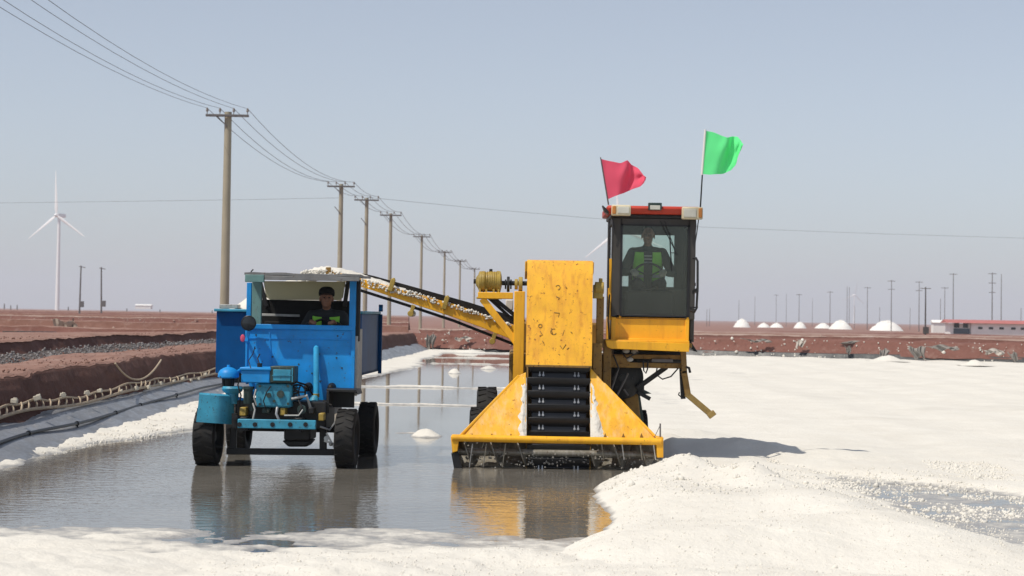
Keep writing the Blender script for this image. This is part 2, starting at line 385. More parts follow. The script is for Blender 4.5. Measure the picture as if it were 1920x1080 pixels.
def salt_h(X, Y):
    n1 = fbm(X*.9, Y*.9, 4, 3); n2 = fbm(X*3.2, Y*3.2, 4, 11); n3 = fbm(X*11, Y*11, 3, 23)
    xb = np.interp(Y, [6, 13, 15, 17, 20, 21.6, 23, 26, 30, 60, 97], [.9, .5, .62, 1.05, 1.10, 1.30, 1.95, 1.75, 1.5, 1.5, 1.5])
    r = sst(-.35, .35, X - xb + n1*.35)
    z = -.11 + r*(.17 + .05*n1 + .012*n2)
    # dug lane with standing brine, running towards the camera on the right
    cx = np.interp(Y, [8, 13.5, 15, 17, 18.6, 20.2, 21.6, 23], [9, 5.8, 5.1, 4.95, 4.85, 4.45, 3.9, 3.3])
    hw = np.interp(Y, [8, 14, 16, 18, 20, 21.4, 22.3], [2.2, 1.5, 1.35, 1.25, .85, .35, .0])
    lane = sst(.25, -.25, np.abs(X-cx) - hw + .25*n1)*(Y < 24)
    z = z*(1-lane) + lane*(.001 + .012*n2 + .012*n1)
    # windrow of heaped salt between the lane and the cut
    for px, py, Y0, h, sx, sy in ((1290, 850, 20.0, .21, .27, .6), (1408, 862, 19.0, .21, .22, .5), (1215, 872, 19.6, .10, .45, .7), (1230, 930, 18, .12, .6, .8),
                                  (1340, 940, 16.8, .10, .7, .9), (1480, 890, 18.0, .13, .40, .7), (1575, 930, 16.4, .14, .38, .9), (1690, 980, 14.6, .12, .45, .8), (1900, 1045, 12.7, .12, .55, .9),
                                  (1500, 1010, 14.2, .16, .9, .9), (1250, 1030, 13.6, .15, .8, .8)):
        c = at(px, py, Y0)
        z = z + h*np.exp(-.5*((X-c.x)/sx)**2 - .5*((Y-Y0)/sy)**2)*(1+.5*n1)
    for bx_, by_, h, sg in ((2.05, 25.3, .17, .30), (2.62, 25.0, .05, .2), (3.0, 24.9, .17, .26), (3.5, 24.5, .10, .22), (4.3, 24.4, .06, .4), (2.4, 27.5, .10, .6)):  # salt lumps added to scallop the edge of the harvester's shadow
        z = z + h*np.exp(-.5*((X-bx_)/sg)**2 - .5*((Y-by_)/(sg*1.5))**2)*(1+.6*n2)
    # low spoil bank in the near foreground
    yr = 15.5 + .9*n1 - .10*np.abs(X+1.2)
    near = sst(.5, -4.4, Y-yr)**2
    z = np.maximum(z, -.06*(1-sst(1.5, 0, Y-yr)) - .05 + sst(1.3, -.2, Y-yr)*.055 + near*(.25 + .15*n1) + (.045*n2 + .05*n1)*sst(1, -1, Y-yr))
    c = onz(580, 1062, .1); z = z - .10*np.exp(-.5*((X-c.x)/.35)**2 - .5*((Y-c.y)/.35)**2)
    # salt crust at the foot of the left bank
    d = X - bank_x(Y)
    wd = np.interp(Y, [15, 21, 24.5, 28, 38, 48, 56, 66, 76, 90, 97], [.02, .04, .12, .85, 1.3, 1.0, 1.5, 1.7, .9, 1.0, 3])
    z = np.maximum(z, -.11 + sst(.45, -.25, d - wd + n1*.7)*(.16 + .07*n2))
    # thin salt bars left lying across the brine
    for Y0, w, x1 in ((37.6, .32, 1), (46.5, .35, 1), (62, .28, -2.5), (70, .30, 3), (80, .5, 4), (91, 1.4, 4)):
        z = np.maximum(z, -.11 + np.exp(-(np.abs(Y-Y0-n1*.9)/w)**2)*(.152+.06*n1)*sst(x1+1, x1-1, X))
    for px, py, h, sx, sy in ((800, 818, .21, .23, .30), (745, 812, .125, .32, .18), (775, 812, .12, .35, .2), (852, 700, .25, .16, .3), (915, 692, .22, .28, .4), (880, 662, .25, .8, .6)):
        c = onz(px, py)
        z = np.maximum(z, -.11 + h*(1+.7*n2)*np.exp(-.5*((X-c.x)/sx)**2 - .5*((Y-c.y)/sy)**2))
    # broken, crumbly surface close to the windrow
    rough = np.interp(Y, [8, 20, 26, 40, 97], [1, 1, .6, .5, .5])
    z = z + (z > -.02)*rough*(.010*n3 + .012*n2)
    # raked lines and low swells left by earlier passes
    z = z + r*(Y > 21)*(.016*np.sin((X+.35*n1)*3.1) + .05*fbm(X*.35, Y*.16, 3, 77))
    return z
ys = np.exp(np.linspace(math.log(8.2), math.log(98.5), 720)); us = np.linspace(-.42, .46, 620)
Yg = np.repeat(ys[:, None], len(us), 1); Xg = Yg*us[None, :]
Zg = salt_h(Xg, Yg)
Zg = np.where(Xg < bank_x(Yg)-.5, -.3, Zg); Zg = np.where(Yg > far_y(Xg)+.6, -.3, Zg)
tag(grid_mesh('salt_field', Xg, Yg, Zg, SALT), 'white salt crust heaped and spread over the evaporation pan', kind='structure')
wb = MB(); wb.add([(-7.4, 6, 0), (46, 6, 0), (46, 83, 0), (-7.4, 99, 0)], [(0,1,2,3)])
tag(wb.build('water', WATER), 'shallow brine standing on the pan floor', kind='structure')

# plain behind the pan, to the horizon
ys = np.concatenate([np.exp(np.linspace(math.log(4), math.log(400), 260)), np.exp(np.linspace(math.log(420), math.log(12000), 90))])
us = np.linspace(-1.1, 1.1, 220)
Yg = np.repeat(ys[:, None], len(us), 1); Xg = Yg*us[None, :]
inside = (Xg > bank_x(Yg)-6.5) & (Yg < far_y(Xg)+3.5)
Zg = np.where(inside, -.6, np.interp(Yg, [90, 250, 400], [.32, .12, .05]) + .35*fbm(Xg*.05, Yg*.05, 3, 5)*(Yg < 400))
Zg = np.where(Yg > 1500, .1, Zg)
tag(grid_mesh('ground', Xg, Yg, Zg, EARTHL), 'flat red brown plain of old salt pans', kind='structure')

def strip(name, path, prof, mat, ds=.12, nz=.05, nf=1.2, seed=1, push=0.0, wob=.0, sub=4, kind='structure', parent=None):
    """sweep a cross-section (u to the left of travel, z) along a path of (x, y)"""
    P = np.array(path, float); seg = np.hypot(*(P[1:]-P[:-1]).T); s = np.concatenate([[0], np.cumsum(seg)])
    n = int(max(8, min(900, s[-1]/ds))); t = np.linspace(0, s[-1], n)
    x = np.interp(t, s, P[:, 0]); y = np.interp(t, s, P[:, 1])
    k = max(1, int(2.5/ds/2))
    def sm(a):
        pad = np.concatenate([2*a[0]-a[k:0:-1], a, 2*a[-1]-a[-2:-k-2:-1]]) if n > 2*k+2 else a
        return np.convolve(pad, np.ones(2*k+1)/(2*k+1), 'valid') if n > 2*k+2 else a
    x, y = sm(x), sm(y)
    tx, ty = np.gradient(x), np.gradient(y); l = np.hypot(tx, ty); nx, ny = -ty/l, tx/l
    pu, pz = [], []
    for (a, b) in zip(prof[:-1], prof[1:]):
        for q in range(sub): pu.append(a[0]+(b[0]-a[0])*q/sub); pz.append(a[1]+(b[1]-a[1])*q/sub)
    pu.append(prof[-1][0]); pz.append(prof[-1][1]); pu = np.array(pu); pz = np.array(pz)
    T = np.repeat(t[:, None], len(pu), 1); U = np.repeat(pu[None, :], n, 0); Z = np.repeat(pz[None, :], n, 0)
    a = fbm(T*nf, (U+Z)*nf*1.5, 4, seed); b = fbm(T*nf*.3+50, U*.2, 3, seed+5); c = fbm(T*nf*4, (U+Z)*nf*4, 3, seed+9)
    U2 = U + nz*2.2*a + push*b + nz*.7*c; Z2 = Z + nz*a + wob*b + nz*.6*c
    return tag(grid_mesh(name, x[:, None]+nx[:, None]*U2, y[:, None]+ny[:, None]*U2, Z2, mat, parent), kind=kind)

LP = PATH
strip('plastic_liner', LP, [(-.15, -.08), (0, .0), (.35, .17), (.72, .36), (.86, .40)], LINER, .12, .018, 1.6, 31, .03, .03)
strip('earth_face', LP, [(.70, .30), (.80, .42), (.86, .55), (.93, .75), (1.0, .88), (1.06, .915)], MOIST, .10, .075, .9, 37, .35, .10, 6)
strip('earth_bank', LP, [(1.02, .90), (1.12, .935), (1.35, .93), (1.9, .92), (2.6, .90), (2.95, .80), (3.1, .62), (3.25, .45), (3.4, .40)], DRY, .12, .085, .9, 37, .35, .10, 5)
strip('ditch_slope', LP, [(3.05, .38), (3.3, .50), (3.7, .70), (4.15, .88), (4.22, .92)], GRAVEL, .12, .05, .8, 53, .4, .1, 5)
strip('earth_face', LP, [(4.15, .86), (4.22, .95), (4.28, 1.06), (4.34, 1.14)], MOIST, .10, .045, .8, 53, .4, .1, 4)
strip('earth_bank', LP, [(4.30, 1.13), (4.42, 1.165), (4.7, 1.15), (5.4, 1.08), (6.5, .98), (9, .84), (13, .70), (22, .55), (40, .42), (60, .3)], DRY, .14, .085, .8, 53, .4, .1, 4)
FPX = [(-14, 99.5), (-8, 98.2), (-4.5, 97), (5, 94), (16, 90.5), (28, 87), (50, 80)]
strip('black_liner', FPX, [(-.2, -.06), (0, 0), (.14, .20), (.20, .30), (.4, .31)], BLINER, .15, .03, .9, 61, .08, .05)
strip('earth_bank', FPX, [(.12, .2), (.22, .34), (.45, .62), (.62, .86), (.9, .95), (1.8, .92), (3.2, .75), (5, .5), (9, .4)], EARTH_RED, .12, .10, .7, 67, .6, .32, 5)
def berm(Y0, sl, h, w, xa, xb, k):
    pth = [(xa, Y0+xa*sl), ((xa+xb)/2, Y0+(xa+xb)/2*sl), (xb, Y0+xb*sl)]; ds = max(.25, (xb-xa)/700)
    strip('earth_face', pth, [(-w*.5, .0), (-w*.3, .2), (-w*.2, h*.6), (-w*.12, h-.03)], EARTH if k % 2 else EARTH_RED, ds, .12, .6, 71+k, .5, .14, 3)
    strip('earth_bank', pth, [(-w*.13, h-.05), (-w*.06, h), (w*.12, h+.03), (w*.3, h-.05), (w*.8, .1)], DRY if k % 3 else PALE, ds, .12, .6, 71+k, .5, .14, 3)
for k, (Y0, sl, h, w) in enumerate(((122, -.05, .90, 2.2), (150, .02, .72, 2.5), (192, -.03, .50, 3), (240, .03, .30, 4), (310, -.02, .14, 5))): berm(Y0, sl, h, w, -6, Y0*.42, k)
for k, (Y0, sl, h, w) in enumerate(((112, .03, .70, 2.0), (150, .04, .88, 2.2), (205, -.02, .98, 3), (290, .03, 1.02, 4), (420, .02, 1.1, 6), (700, .01, 1.2, 9))): berm(Y0, sl, h, w, -Y0*.40, -Y0*.055, k+10)
# rubble on the ditch side of the bank
def rock_cloud(name, pts, rad, mat, label, seed=3):
    rng = np.random.default_rng(seed); base = bmesh.new(); bmesh.ops.create_icosphere(base, subdivisions=1, radius=1)
    bv = np.array([v.co[:] for v in base.verts]); bf = np.array([[v.index for v in f.verts] for f in base.faces]); base.free()
    n = len(pts); nv = len(bv)
    sc = rng.uniform(.6, 1.3, (n, 1, 3))*np.asarray(rad)[:, None, None]; jit = 1+rng.uniform(-.28, .28, (n, nv, 1))
    ang = rng.uniform(0, 6.28, n); c, s = np.cos(ang), np.sin(ang)
    V = bv[None]*jit*sc; x = V[..., 0]*c[:, None]-V[..., 1]*s[:, None]; y = V[..., 0]*s[:, None]+V[..., 1]*c[:, None]
    V = np.stack([x, y, V[..., 2]], -1) + np.asarray(pts)[:, None, :]
    Fc = (bf[None] + (np.arange(n)*nv)[:, None, None]).reshape(-1, 3)
    me = bpy.data.meshes.new(name); me.vertices.add(n*nv); me.vertices.foreach_set('co', V.astype(np.float32).ravel())
    me.loops.add(len(Fc)*3); me.loops.foreach_set('vertex_index', Fc.astype(np.int32).ravel())
    me.polygons.add(len(Fc)); me.polygons.foreach_set('loop_start', np.arange(0, len(Fc)*3, 3, dtype=np.int32)); me.update(calc_edges=True)
    me.materials.append(mat); o = bpy.data.objects.new(name, me); COL.objects.link(o)
    return tag(o, label, kind='stuff')
rng = np.random.default_rng(11)
pts, rd = [], []
for k in range(5200):
    Y = rng.uniform(20, 64); t = rng.random(); u = 3.25+.95*t
    z = float(np.interp(u, [3.05, 3.3, 3.7, 4.15, 4.22], [.38, .50, .70, .88, .92])) + rng.uniform(-.01, .04)
    pts.append((bank_x(Y)-u+rng.uniform(-.06, .06), Y, z)); rd.append(rng.uniform(.010, .036))
rock_cloud('rubble', pts, rd, ROCK, 'grey broken rubble lying along the ditch behind the left bank')
pts, rd = [], []
for k in range(1400):
    Y = rng.uniform(20, 70); u = rng.choice([rng.uniform(1.1, 2.8), rng.uniform(1.02, 1.25), rng.uniform(4.4, 5.2)])
    z = .935 if u < 3 else 1.155
    pts.append((bank_x(Y)-u, Y, z)); rd.append(rng.uniform(.006, .020))
rock_cloud('earth_clods', pts, rd, DRY, 'red brown clods lying on the left bank', 5)
pts, rd = [], []
for k in range(420):
    Y0, h, side = [(122, .9, 1), (150, .72, 1), (150, .88, -1), (205, .98, -1), (112, .7, -1)][rng.integers(5)]
    X = rng.uniform(-4, Y0*.3) if side > 0 else rng.uniform(-Y0*.29, -Y0*.08)
    pts.append((X, Y0 + rng.uniform(-.6, .3), h*rng.uniform(.5, 1.02))); rd.append(rng.uniform(.03, .11))
rock_cloud('salt_splashes', pts, rd, PALE, 'pale salt crusted clods on the low banks beyond the pan', 15)
pts, rd = [], []
for k in range(330):
    X = rng.uniform(-5, 34); q = rng.random(); Y = far_y(X)+rng.normal(.5, .35); 
    pts.append((X, Y, .1+max(0, min(1, (Y-far_y(X)-.1)/.6))*.8)); rd.append(rng.uniform(.015, .05) if q < .93 else rng.uniform(.06, .12))
rock_cloud('salt_splashes', pts, rd, SALTH, 'white salt lumps caught on the far bank', 6)
# salt crumbs along the wet lane, the windrow and the left margin
cand = []
X = rng.uniform(2.4, 8.5, 60000); Y = 11 + rng.random(60000)*13; Z = salt_h(X, Y)
m = (Z > -.05) & (Z < .055) & (np.abs(X) < .36*Y) & (fbm(X*2.2, Y*2.2, 3, 41) > -.10)
cand.append(np.stack([X, Y, np.maximum(Z, -.01)], -1)[m][:7000])
X = rng.uniform(-6, -3.9, 20000); Y = rng.uniform(23, 60, 20000); Z = salt_h(X, Y); m = (Z > -.02) & (Z < .05) & (X > bank_x(Y)-.05) & (X < bank_x(Y)+.9)
cand.append(np.stack([X, Y, np.maximum(Z, .0)], -1)[m][:4000])
X = rng.uniform(-2, 5, 30000); Y = rng.uniform(11, 22, 30000); Z = salt_h(X, Y); m = (Z > .05)
cand.append(np.stack([X, Y, Z], -1)[m][:6000])
P = np.concatenate(cand); rd = rng.gamma(1.8, .0040, len(P))+.003
rd = np.where(P[:, 1] < 17, np.minimum(rd, .0035+rd*.35), rd)
rock_cloud('salt_crumbs', P, rd, SALTH, 'loose salt crumbs scattered over the brine edge', 8)

# ------------------------------------------------------------------ things on the left bank
def bank_pt(px, u, z):
    """point on the bank at distance u behind the waterline, seen at pixel column px"""
    lo, hi = 8.0, 95.0
    for _ in range(50):
        Y = (lo+hi)/2; X = bank_x(Y)-u
        if CW + F*X/Y > px: hi = Y
        else: lo = Y
    return Vector((float(bank_x(Y))-u, Y, z))
LAD = thing('rope_ladder', 'long pale rope ladder lying along the foot of the earth bank above the plastic liner', 'rope ladder', bank_pt(200, .86, .4))
lo = LAD.location
def lad_pt(px, off):
    w = .03*math.sin(px*.031)+.02*math.sin(px*.013+1)
    return bank_pt(px, .66+.05*off, .40+w+.10*off) - lo
r1 = MB().tube([lad_pt(p, 0) for p in range(-260, 470, 6)], .024, 6); r1.build('rope', ROPE, LAD)
r2 = MB().tube([lad_pt(p, 1)+Vector((0, 0, .02*math.sin(p*.11))) for p in range(-260, 470, 6)], .016, 6); r2.build('rope', ROPE, LAD)
p = -250
while p < 465:
    tilt = random.uniform(-2, 4)
    MB().tube([lad_pt(p, 0), (lad_pt(p, 0)+lad_pt(p-tilt, 1))/2+Vector((.015, 0, .01)), lad_pt(p-tilt, 1)], .016, 5).build('rung', ROPE, LAD)
    p += random.uniform(12, 15.5) if p < 230 or p > 300 else random.uniform(7, 10)
blocks = [(27, 752, 1.0), (70, 746, 1.2), (118, 741, .95), (163, 737, .95), (187, 733, .9), (227, 733, .6), (254, 729, 1.1), (277, 727, 1.15), (300, 720, 1.1), (326, 715, .85), (343, 710, .95), (357, 714, .9), (372, 711, .85), (385, 702, .9)]
for k, (px, py, s) in enumerate(blocks):
    c = bank_pt(px, .66, 0); d = ray(px, py); c = CAM + d*(c.y/d.y)
    b = MB(); rot = Matrix.Rotation(random.uniform(-.5, .5), 3, 'Z') @ Matrix.Rotation(random.uniform(-.35, .35), 3, 'Y')
    b.box((0, 0, 0), (.085*s, .07*s, .058*s), rot); b.box((.012, -.005, .033*s), (.05*s, .05*s, .02), rot)
    o = b.build('float_block', FOAM, None, .008); o.location = c
    tag(o, f'small dirty foam block above the rope ladder, {ORD[k]} along it from the left end', 'block', 'foam blocks along the rope ladder')
PP = thing('brine_pipe', 'thin black pipe clipped along the grey plastic liner', 'pipe', bank_pt(150, .4, .2)); lo = PP.location
pp = [bank_pt(p, .34+.05*math.sin(p*.03), .195+.012*math.sin(p*.021))-lo for p in range(-300, 470, 8)]
MB().tube(pp, .022, 8).build('pipe', PIPE, PP)
for p in (222, 268, 335, 150, 60):
    c = bank_pt(p, .34+.05*math.sin(p*.03), .195+.012*math.sin(p*.021))-lo
    q = MB(); q.cyl(c+Vector((0, -.03, 0)), c+Vector((0, .03, 0)), .036, n=10); q.beam(c, c+Vector((.03, 0, -.16)), .02, .02); q.build('clamp', PIPE, PP, .004)
hose = MB(); hp = []
for k in range(25):
    t = k/24; px = 216+86*t; py = 681 + 34*(1-(2*t-1)**2) - 6*t
    Y = bank_pt(px, .80, 0).y; hp.append(at(px, py, Y-.12))
c0 = hp[12].copy(); hose.tube([h-c0 for h in hp], .017, 8); o = hose.build('hose', ROPE); o.location = c0
tag(o, 'slack brown hose looping down the face of the left earth bank', 'hose')
for (px, py, Y, w, h, name, lab) in ((120, 598, 128, 1.5, .85, 'beige', 'pale beige tarp draped over a stake on the left flats'),):
    T = thing('tarp', lab, 'tarp', at(px, 622, Y)); rows = []
    for j in range(9):
        row = []
        for i in range(13):
            u = i/12; v = j/8
            row.append(((u-.5)*w*(1+.15*math.sin(v*5)) + .1*math.sin(v*4), .12*math.sin(u*17+v*2)+.3*v-.15, h*(1-v)*(1-.25*u+.1*math.sin(u*9)) ))
        rows.append(row)
    MB().grid(rows).build('sheet', TARP, T, solid=.01, smooth=180)
    MB().cyl((.55, .05, -.2), (.6, .05, .95), .04).build('stake', DARKP, T)
tr = thing('trough', 'dark low trough at the left edge of the picture behind the bank', 'trough', at(45, 634, 108))
b = MB(); b.bx(-1.5, 1.45, 0, .12, -.05, .30); b.bx(-1.5, 1.45, .9, 1.02, -.05, .38); b.bx(-1.5, -1.4, .12, .9, -.05, .3); b.bx(1.35, 1.45, .12, .9, -.05, .3); b.build('side_board', DARKP, tr, .01)
MB().bx(-.5, 1.7, .2, .75, .30, .40).build('cover_board', BLINER, tr, .01)
# tarp scraps on the far bank
def rag(px, py, Y, w, h, mat, label, seed):
    rs = random.Random(seed); rows = []; ph = [rs.uniform(0, 6) for _ in range(4)]
    for j in range(9):
        row = []; v = j/8
        ww = w*(1 - .55*v*rs.uniform(.6, 1))
        for i in range(13):
            u = i/12-.5
            row.append((u*ww+.10*w*math.sin(ph[0]+v*4), -.10*v+.07*math.sin(u*15+ph[1])*(.4+v)+.05*math.sin(u*31+ph[3]), -h*v*(1+.25*math.sin(u*7+ph[2])) + .06*math.sin(u*9+ph[3])))
        rows.append(row)
    o = MB().grid(rows).build('tarp_scrap', mat, None, solid=.012, smooth=180); o.location = at(px, py, Y)
    return tag(o, label, 'tarp scrap', 'tarp scraps hanging on the far bank')
rag(1545, 641, 92, .75, .35, GTARP, 'light tarp scrap bunched on top of the far bank, leftmost right of the harvester cab', 2)
rag(1618, 641, 91, 2.6, .12, GTARP, 'long flat tarp scrap lying on the crest of the far bank', 3)
rag(1657, 655, 89.3, .5, .42, GTARP, 'narrow tarp scrap hanging below the crest of the far bank', 4)
rag(1722, 651, 88.6, .85, .52, GTARP, 'triangular grey tarp scrap hanging down the far bank face', 5)
rag(1770, 648, 88.3, 1.6, .2, GTARP, 'ragged tarp scrap on the crest below the white building', 6)
rag(808, 628, 96.6, .5, .65, GTARP, 'pale tarp scrap hanging at the corner of the pan beside the conveyor', 7)
for k, (px, py, w, h, lb) in enumerate(((1420, 637, 1.5, .10, 'thin pale tarp scrap on the crest of the far bank right of the cab'), (1500, 639, .5, .30, 'small tarp scrap drooping from the crest right of the first salt piles'), (1590, 650, .35, .34, 'narrow tarp scrap halfway down the far bank below the rounded pile'),
        (1860, 655, 1.2, .22, 'tattered tarp scrap on the far bank below the small square windows'), (1900, 662, .5, .4, 'last tarp scrap hanging near the right edge of the picture'), (870, 632, 1.0, .16, 'flat tarp scrap on the far bank under the middle of the conveyor'))):
    rag(px, py, 96.2-(px-960)/3500*96*.30 - .6, w, h, PALEC if k % 2 else GTARP, lb, 20+k)
for k, (px, py, w, h) in enumerate(((1662, 676, 1.1, .30), (1825, 684, .9, .26), (1335, 662, .9, .12))):
    c = onz(px, py, .1); c.y -= .3
    rows = []
    for j in range(9):
        rows.append([((i/8-.5)*w*1.6, (j/8-.5)*w*1.6, h*math.exp(-((i/8-.5)**2+(j/8-.5)**2)*11)*random.uniform(.8, 1.15)-.03) for i in range(9)])
    o = MB().grid(rows).build('salt_heap', SALTH, None, smooth=180); o.location = c
    tag(o, ['low grey white salt heap at the foot of the far bank below the tarp scraps', 'small salt heap against the black liner below the white building', 'flat salt heap against the far bank just right of the harvester'][k], 'salt heap', 'salt heaps at the foot of the far bank')

# ------------------------------------------------------------------ power line
def pole_geo(top, dia, arm):
    P = {}
    P['shaft'] = MB().cyl((0, 0, -.6), (0, 0, top), dia*.5, dia*.36, 16)
    a = MB(); a.bx(-arm/2, arm/2, -dia*.5-.09, -dia*.5+.02, top-.22, top-.12); a.beam((-.45, -dia*.45, top-.17), (0, -dia*.45, top-.62), .04, .04); P['crossarm'] = a
    return P
POLES = []   # world x, y, top z
GP = 'utility poles in the row beside the pan'
pl = [(428, 210, 378, .40, 'tallest thick concrete utility pole rising behind the blue tractor'), (640, 345, 243, .36, 'utility pole rising behind the discharge end of the conveyor'),
      (688, 371, 217, .34, 'utility pole rising just right of the tractor dump bed'), (733, 400, 190, .34, 'utility pole standing fourth in the row above the middle of the conveyor'),
      (791, 441, 151, .33, 'fifth utility pole of the row receding behind the conveyor'), (834, 471, 121, .33, 'sixth utility pole of the row receding behind the conveyor'),
      (863, 488, 104, .33, 'seventh utility pole of the row, short of the gear motor'), (890, 503, 90, .33, 'eighth and most distant clear utility pole of the row beside the gear motor')]
line = []
for k, (px, py, H, dia, lab) in enumerate(pl):
    Y = F*8.2/H; w = at(px, py, Y); base = .75 if k < 4 else .5
    t = thing('utility_pole', lab, 'utility pole', (w.x, Y, base), 0, GP)
    top = w.z-base; g = pole_geo(top, dia, 1.75)
    g['shaft'].build('shaft', CONC, t); g['crossarm'].build('crossarm', GALV, t, .01)
    at_l = []
    for q, x in enumerate((-.82, -.30, .26, .82)):
        z = top-.12
        MB().lathe([(.015, 0), (.02, .10), (.05, .11), (.055, .15), (.04, .19), (.05, .21), (.02, .26), (0, .27)], (x, -dia*.5-.035, z), (0, 0, 1), 10).build('insulator', PORC, t)
        at_l.append(Vector((w.x+x, Y-dia*.5-.035, w.z+.12)))
    line.append(at_l)
    if k in (1, 2): MB().beam((0, -.15, top-1.9), (-.38, -.18, top-1.45), .05, .05).build('bracket', GALV, t)
prev = [Vector((p.x+.84-.1, 27, p.z+.05)) for p in line[0]]
line = [[Vector((p.x-.83, 26.5, p.z+.1)) for p in line[0]]] + line
pos = ['leftmost', 'second from left', 'third from left', 'rightmost']
for q in range(4):
    mb = MB()
    for a, b in zip(line[:-1], line[1:]):
        A, B = a[q], b[q]; L = (B-A).length; sag = L*.016*(1+.12*(q % 2)); n = 14
        pts = [A.lerp(B, i/n) - Vector((0, 0, sag*4*(i/n)*(1-i/n))) for i in range(n+1)]
        Ym = (A.y+B.y)/2
        mb.tube(pts, max(.006, .0045+.00007*Ym), 5)
    tag(mb.build('power_wire', WIRE), f'overhead wire strung along the utility poles, {pos[q]} on the crossarms', 'wire', 'wires along the row of poles')
for (pts, lab) in ((((-120, 382), (200, 378), (420, 375), (689, 370)), 'faint cable crossing the sky from the left to the third utility pole'),
                   (((689, 370), (900, 391), (1120, 410), (1320, 426), (1640, 438), (2060, 451)), 'faint cable crossing the sky behind the cab to the right')):
    W = []
    for i in range(len(pts)-1):
        for j in range(6): t = j/6; W.append(at(pts[i][0]*(1-t)+pts[i+1][0]*t, pts[i][1]*(1-t)+pts[i+1][1]*t, 132 + 60*abs((pts[i][0]*(1-t)+pts[i+1][0]*t)-689)/1370))
    c = W[0].copy(); o = MB().tube([p-c for p in W], .010, 5).build('cable', WIRE); o.location = c
    tag(o, lab, 'cable', 'cables crossing the sky')
# thin poles on the far left, each with a box
for k, (px, pt, pb) in enumerate(((150, 498, 585), (190, 501, 584))):
    b = at(px-1 if k == 0 else px, pb, 345); tp_ = at(px+2 if k == 0 else px, pt, 345)
    t = thing('thin_pole', ['dark leaning pole with a small box near its base, just right of the wind turbine', 'dark upright pole with a small box near its base, second right of the wind turbine'][k], 'pole', b, 0, 'thin poles near the wind turbine')
    d = tp_-b
    MB().cyl((0, 0, -.3), d, .17, .12, 8).build('shaft', GALV, t)
    MB().beam(d+Vector((-.35, -.1, -.15)), d+Vector((.8, .1, -.35)), .12, .12).build('crossarm', GALV, t)
    MB().bx(.02, .75, -.25, .25, .9, 2.0).build('switch_box', GALV, t, .04)

# ------------------------------------------------------------------ wind turbines
def turbine(hub_px, hub_py, base_py, Y, angs, R_, yaw, lab, blades=3):
    h = at(hub_px, hub_py, Y); b = at(hub_px-3, base_py, Y); b.z = min(b.z, .5)
    t = thing('wind_turbine', lab, 'wind turbine', (h.x, Y, b.z), 0, 'wind turbines on the horizon')
    H = h.z-b.z; k = R_/40
    MB().cyl((0, 0, 0), (0, 0, H-1.2*k), 2.0*k, 1.25*k, 16).build('tower', WHITE, t)
    Rm = Matrix.Rotation(yaw, 3, 'Z')
    n = MB(); n.box((0, 0, 0), (3.2*k, 9.5*k, 3.4*k)); n.v = [tuple(Rm @ Vector((x, y+2.2*k, z)) + Vector((0, 0, H))) for x, y, z in n.v]; n.build('nacelle', WHITE, t, .5*k)
    hb = MB().lathe([(0, -2.4*k), (1.0*k, -1.9*k), (1.6*k, -.8*k), (1.7*k, .6*k)], (0, 0, 0), (0, 1, 0), 14)
    off = Rm @ Vector((0, -3.4*k, 0)); hb.v = [tuple(Rm @ Vector(v) + off + Vector((0, 0, H))) for v in hb.v]; hb.build('hub', WHITE, t)
    for a in angs:
        q = MB(); rows = []
        for i in range(12):
            s = i/11; L = R_*s; ch = (1.3*k + 2.2*k*min(1, s*6))*(1-.82*max(0, (s-.12)/.88)); th = max(.10, .24*ch)
            tw = R(20)*(1-s)
            row = []
            for j in range(8):
                w = 2*math.pi*j/8; x = math.cos(w)*ch*.5; y = math.sin(w)*th*.5
                x, y = x*math.cos(tw)-y*math.sin(tw), x*math.sin(tw)+y*math.cos(tw)
                row.append(Vector((x, y, L)))
            row.append(row[0]); rows.append(row)
        q.grid(rows); m = Rm @ Matrix.Rotation(a, 3, 'Y')
        q.v = [tuple(m @ Vector(v) + off + Vector((0, 0, H))) for v in q.v]; q.build('blade', WHITE, t)
    return t
turbine(111, 404, 578, 1630, (R(-3), R(119), R(-121)), 39, R(-32), 'white wind turbine standing alone on the far left horizon')
turbine(1166, 430, 606, 1650, (R(-8), R(112), R(-128)), 41, R(-20), 'white wind turbine hidden behind the harvester cab with one blade showing')
turbine(1602, 553, 612, 4300, (R(10), R(130), R(-110)), 38, R(25), 'tiny pale wind turbine among the distant poles on the right')

# ------------------------------------------------------------------ right horizon: poles, piles, building
rp = [(1325, 580, 612, 520, 0, .16), (1330, 578, 612, 540, 0, .16), (1385, 563, 612, 620, 0, .16), (1415, 556, 612, 700, 0, .16), (1455, 552, 612, 650, 1, .16), (1474, 551, 612, 660, 0, .15), (1498, 551, 612, 520, 1, .18), (1523, 560, 612, 700, 0, .16),
      (1556, 546, 614, 520, 1, .2), (1588, 537, 614, 600, 0, .2), (1592, 538, 614, 620, 0, .2), (1602, 575, 614, 560, 0, .15), (1626, 538, 616, 480, 1, .2), (1649, 576, 616, 540, 0, .15), (1671, 525, 616, 430, 2, .22), (1723, 527, 618, 420, 2, .2), (1735, 538, 624, 300, 1, .28),
      (1706, 577, 618, 560, 0, .15), (1763, 560, 622, 420, 0, .16), (1771, 538, 622, 440, 1, .18), (1787, 512, 622, 400, 1, .22), (1860, 511, 622, 380, 3, .24), (1877, 514, 622, 400, 0, .2), (1914, 577, 624, 420, 0, .16)]
